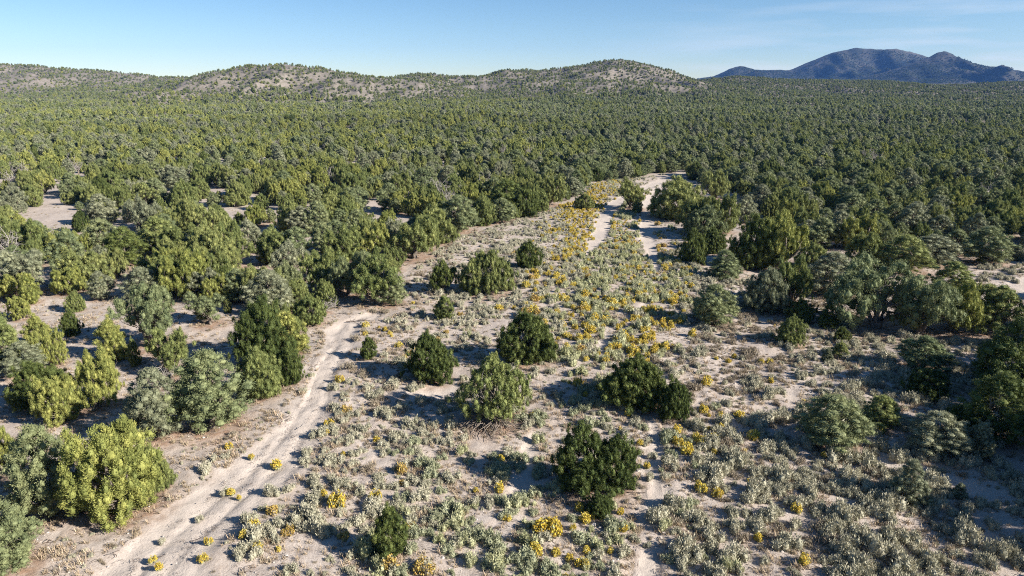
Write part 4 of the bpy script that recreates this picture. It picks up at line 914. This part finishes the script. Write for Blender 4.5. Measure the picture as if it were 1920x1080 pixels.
NM = 40000; Y = np.sqrt(sr.uniform(24 ** 2, 130 ** 2, NM)); X = sr.uniform(-1, 1, NM) * (0.82 * Y + 10); Zm = terr(X, Y); mx_, my_ = proj(X, Y, Zm)
kp = (sr.uniform(size=NM) < np.clip(0.55 + .9 * fbm(X, Y, 7, 81, 3), 0.05, 1)) & (track_mask(X, Y) < .3) & (inpoly(mx_, my_, CLEAR) | (sr.uniform(size=NM) < .4))
minis = [[X[i], Y[i], Zm[i], 0, 0, ('dry', 'dry', 'sage')[int(sr.integers(3))], float(sr.uniform(.18, .5))] for i in np.where(kp)[0]]; print('minis', len(minis))
for name, classes, lab in (('sagebrush_cover', ('sage', 'green', 'dry'), 'low grey sagebrush covering the farther clearing and forest edges'), ('rabbitbrush_cover', ('lime', 'gold', 'rust'), 'green and yellow rabbitbrush growing along the farther track')):
    pr_ = []; vid = {}
    for c in classes:
        vid[c] = []
        for v in SK[c]:
            V, Q, T = v['f']; mi = np.full(len(Q), SHM.index(v['hue']))
            if v['fh']: V2, Q2, T2 = v['b']; Q = np.concatenate([Q, Q2 + len(V)]); V = np.concatenate([V, V2]); T = np.concatenate([T, T2]); mi = np.concatenate([mi, np.full(len(Q2), SHM.index(v['fh']))])
            vid[c].append(len(pr_)); pr_.append((V, Q, T, mi))
    rest = [p for i, p in enumerate(plants) if i not in done and p[5] in classes] + (minis if 'dry' in classes else [])
    if not rest: continue
    o = scatter(name, pr_, np.array([vid[p[5]][int(sr.integers(len(vid[p[5]])))] for p in rest]), np.array([(p[0], p[1], p[2] - .03) for p in rest]), np.array([(p[6], p[6], p[6]) for p in rest]), sr.uniform(0, math.tau, len(rest)), [M[k] for k in SHM])
    o['label'] = lab; o['category'] = 'shrubs'

# dry grass, twigs and pebbles lying on the soil
def tuft(seed):
    r = np.random.default_rng(seed); n = 22; th = r.uniform(0, math.tau, n); b0 = r.normal(size=(n, 3)) * [.07, .07, 0]; tip = b0 + np.stack([np.cos(th) * .10, np.sin(th) * .10, r.uniform(.08, .22, n)], 1)
    s = np.stack([-np.sin(th), np.cos(th), th * 0], 1) * .012; V = np.stack([b0 - s, b0 + s, tip + s * .3, tip - s * .3], 1).reshape(-1, 3); return V, np.arange(len(V)).reshape(-1, 4), np.repeat(r.uniform(0, 1, n), 4), 0
def twigs(seed):
    r = np.random.default_rng(seed); g = Geo()
    for k in range(4):
        a = r.uniform(0, math.tau); p = r.normal(size=3) * [.12, .12, 0] + [0, 0, .02]; L_ = r.uniform(.1, .35); limb(g, p, p + np.array([math.cos(a) * L_, math.sin(a) * L_, r.uniform(0, .06)]), .012, .005, r, .1, 3, 3)
    V, Q, T = g.get(); return V, Q, T, 1
def pebble(seed):
    r = np.random.default_rng(seed); return CV * r.uniform(.8, 1.2, (26, 1)) * [.06, .05, .035], CQ, np.full(26, .5), 2
gp = [tuft(1), tuft(2), tuft(3), twigs(4), twigs(5), twigs(6), pebble(7), pebble(8)]
NG = 130000; Y = sr.uniform(24, 110, NG) ** 1.0; X = sr.uniform(-1, 1, NG) * (0.85 * Y + 8); Zg = terr(X, Y); gx, gy = proj(X, Y, Zg)
tm_ = track_mask(X, Y); pt = np.clip(.5 + .8 * fbm(X, Y, 6, 61, 3), 0, 1.5)
kp = sr.uniform(size=NG) < np.where(tm_ > .4, 0.06, 0.55 * pt) * np.clip(60 / Y, .3, 1.2)
X, Y, Zg, tm_ = X[kp], Y[kp], Zg[kp], tm_[kp]
va = np.where(tm_ > .4, sr.choice([3, 4, 6, 7], len(X)), sr.choice(8, len(X), p=[.2, .2, .18, .10, .10, .08, .07, .07]))
# drift lines of twigs left by water along the lower wash
xs = [];
for off in (-1.05, -.3, .5, 1.3):
    t = TW[0]
    for i in range(len(t) - 3):
        n_ = int(np.hypot(*(t[i + 1, :2] - t[i, :2])) * 5); u = sr.uniform(0, 1, n_); d = t[i + 1, :2] - t[i, :2]; nn = np.array([-d[1], d[0]]) / np.hypot(*d)
        q = t[i, :2] + u[:, None] * d + nn * (off + 0.25 * np.sin(t[i, 1] + u * 2)[:, None] + sr.normal(0, .07, (n_, 1))); keepq = fbm(q[:, 0], q[:, 1], 3.5, 71 + int(off * 10), 2) > -0.1; xs.append(q[keepq])
xs = np.concatenate(xs); X = np.concatenate([X, xs[:, 0]]); Y = np.concatenate([Y, xs[:, 1]]); Zg = np.concatenate([Zg, terr(xs[:, 0], xs[:, 1])]); va = np.concatenate([va, sr.choice([3, 4, 5], len(xs))])
s = np.clip(sr.lognormal(0, .35, len(X)), .4, 2); s[:len(tm_)] *= np.where(tm_ > .3, .5, 1)
s = np.where(np.arange(len(X)) >= len(X) - len(xs), s * 0.6, s)
o = scatter('dry_grass_and_litter', gp, va, np.stack([X, Y, Zg], 1), np.stack([s, s, s], 1), sr.uniform(0, math.tau, len(X)), [M['straw'], M['darkwood'], M['stone']])
o['label'] = 'dry grass tufts, twigs and pebbles strewn over the pale soil'; o['category'] = 'ground cover'

# ------------------------------------------------------------------ the ground: one fan-shaped sheet out to the horizon, split where sand and mountain begin
ROOT = -45.0; NU = 900
us = np.linspace(-1, 1, NU); us = us * (1.02 + 0.0 * us)
ys = [-30.0]
while ys[-1] < 7000: ys.append(ys[-1] + (ys[-1] - ROOT) * (0.0042 if ys[-1] < 200 else 0.0065 if ys[-1] < 2000 else 0.010 if ys[-1] < 3300 else 0.0035 if ys[-1] < 5300 else 0.02))
ys = np.array(ys); GY = np.repeat(ys[:, None], NU, 1); GX = us[None] * (GY - ROOT + 25)
GZ = np.zeros_like(GX); sand = np.zeros_like(GX)
for i in range(0, len(ys), 100): GZ[i:i + 100] = terr(GX[i:i + 100], GY[i:i + 100])
k = ys < 330; sand[k] = track_mask(GX[k], GY[k])
for tix, offs in ((0, (-0.75, 0.75)), (4, (-0.75, 0.75))):      # wheel ruts
    t = TW[tix]; d = line_dist(GX[k], GY[k], t)
    GZ[k] -= 0.10 * np.exp(-((d - 0.75) / 0.22) ** 2)
GZ[k] -= 0.12 * sand[k]
duff = np.zeros_like(GX)
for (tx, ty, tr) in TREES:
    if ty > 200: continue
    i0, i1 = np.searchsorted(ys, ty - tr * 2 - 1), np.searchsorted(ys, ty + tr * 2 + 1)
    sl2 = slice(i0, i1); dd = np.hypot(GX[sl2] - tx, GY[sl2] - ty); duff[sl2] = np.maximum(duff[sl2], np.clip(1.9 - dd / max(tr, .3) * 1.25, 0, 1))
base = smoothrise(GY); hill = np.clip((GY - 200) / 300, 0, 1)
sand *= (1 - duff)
V = np.stack([GX, GY, GZ], -1).reshape(-1, 3); I = np.arange(len(ys) * NU).reshape(len(ys), NU)
Q = np.stack([I[:-1, :-1], I[:-1, 1:], I[1:, 1:], I[1:, :-1]], -1).reshape(-1, 4)
fm = sand[:-1, :-1].reshape(-1) > 0.5; fy = GY[:-1, :-1].reshape(-1) > 3000
def part_of(name, mask, mat, label):
    q = Q[mask]; u, inv = np.unique(q, return_inverse=True); q = inv.reshape(-1, 4)
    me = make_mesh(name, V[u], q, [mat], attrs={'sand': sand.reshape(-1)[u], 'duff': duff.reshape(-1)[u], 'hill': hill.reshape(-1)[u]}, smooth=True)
    o = link(name, me); o['kind'] = 'structure'; o['label'] = label; return o
part_of('ground', ~fm & ~fy, M['ground'], 'pale sandy desert ground')
part_of('sandy_track', fm & ~fy, M['ground'], 'bare sandy wash and track')
part_of('mountain', fy, M['mountain'], 'dark wooded mountain far behind on the right')

# ------------------------------------------------------------------ haze
bx = np.array([(-7400, -60, -12), (7400, -60, -12), (7400, 7150, -12), (-7400, 7150, -12), (-7400, -60, 420), (7400, -60, 420), (7400, 7150, 420), (-7400, 7150, 420)], float)
bq = np.array([(0, 3, 2, 1), (4, 5, 6, 7), (0, 1, 5, 4), (1, 2, 6, 5), (2, 3, 7, 6), (3, 0, 4, 7)])
hm = bpy.data.materials.new('blue_haze'); hm.use_nodes = True; hn = hm.node_tree; hn.nodes.remove(hn.nodes['Principled BSDF'])
pv = hn.nodes.new('ShaderNodeVolumePrincipled'); pv.inputs['Density'].default_value = 0.000042; pv.inputs['Color'].default_value = (0.15, 0.38, 1.0, 1); pv.inputs['Anisotropy'].default_value = 0.0
hn.links.new(pv.outputs[0], hn.nodes['Material Output'].inputs['Volume'])
ho = link('haze', make_mesh('haze', bx, bq, [hm])); ho['kind'] = 'stuff'; ho['label'] = 'thin blue haze over the far mountains'
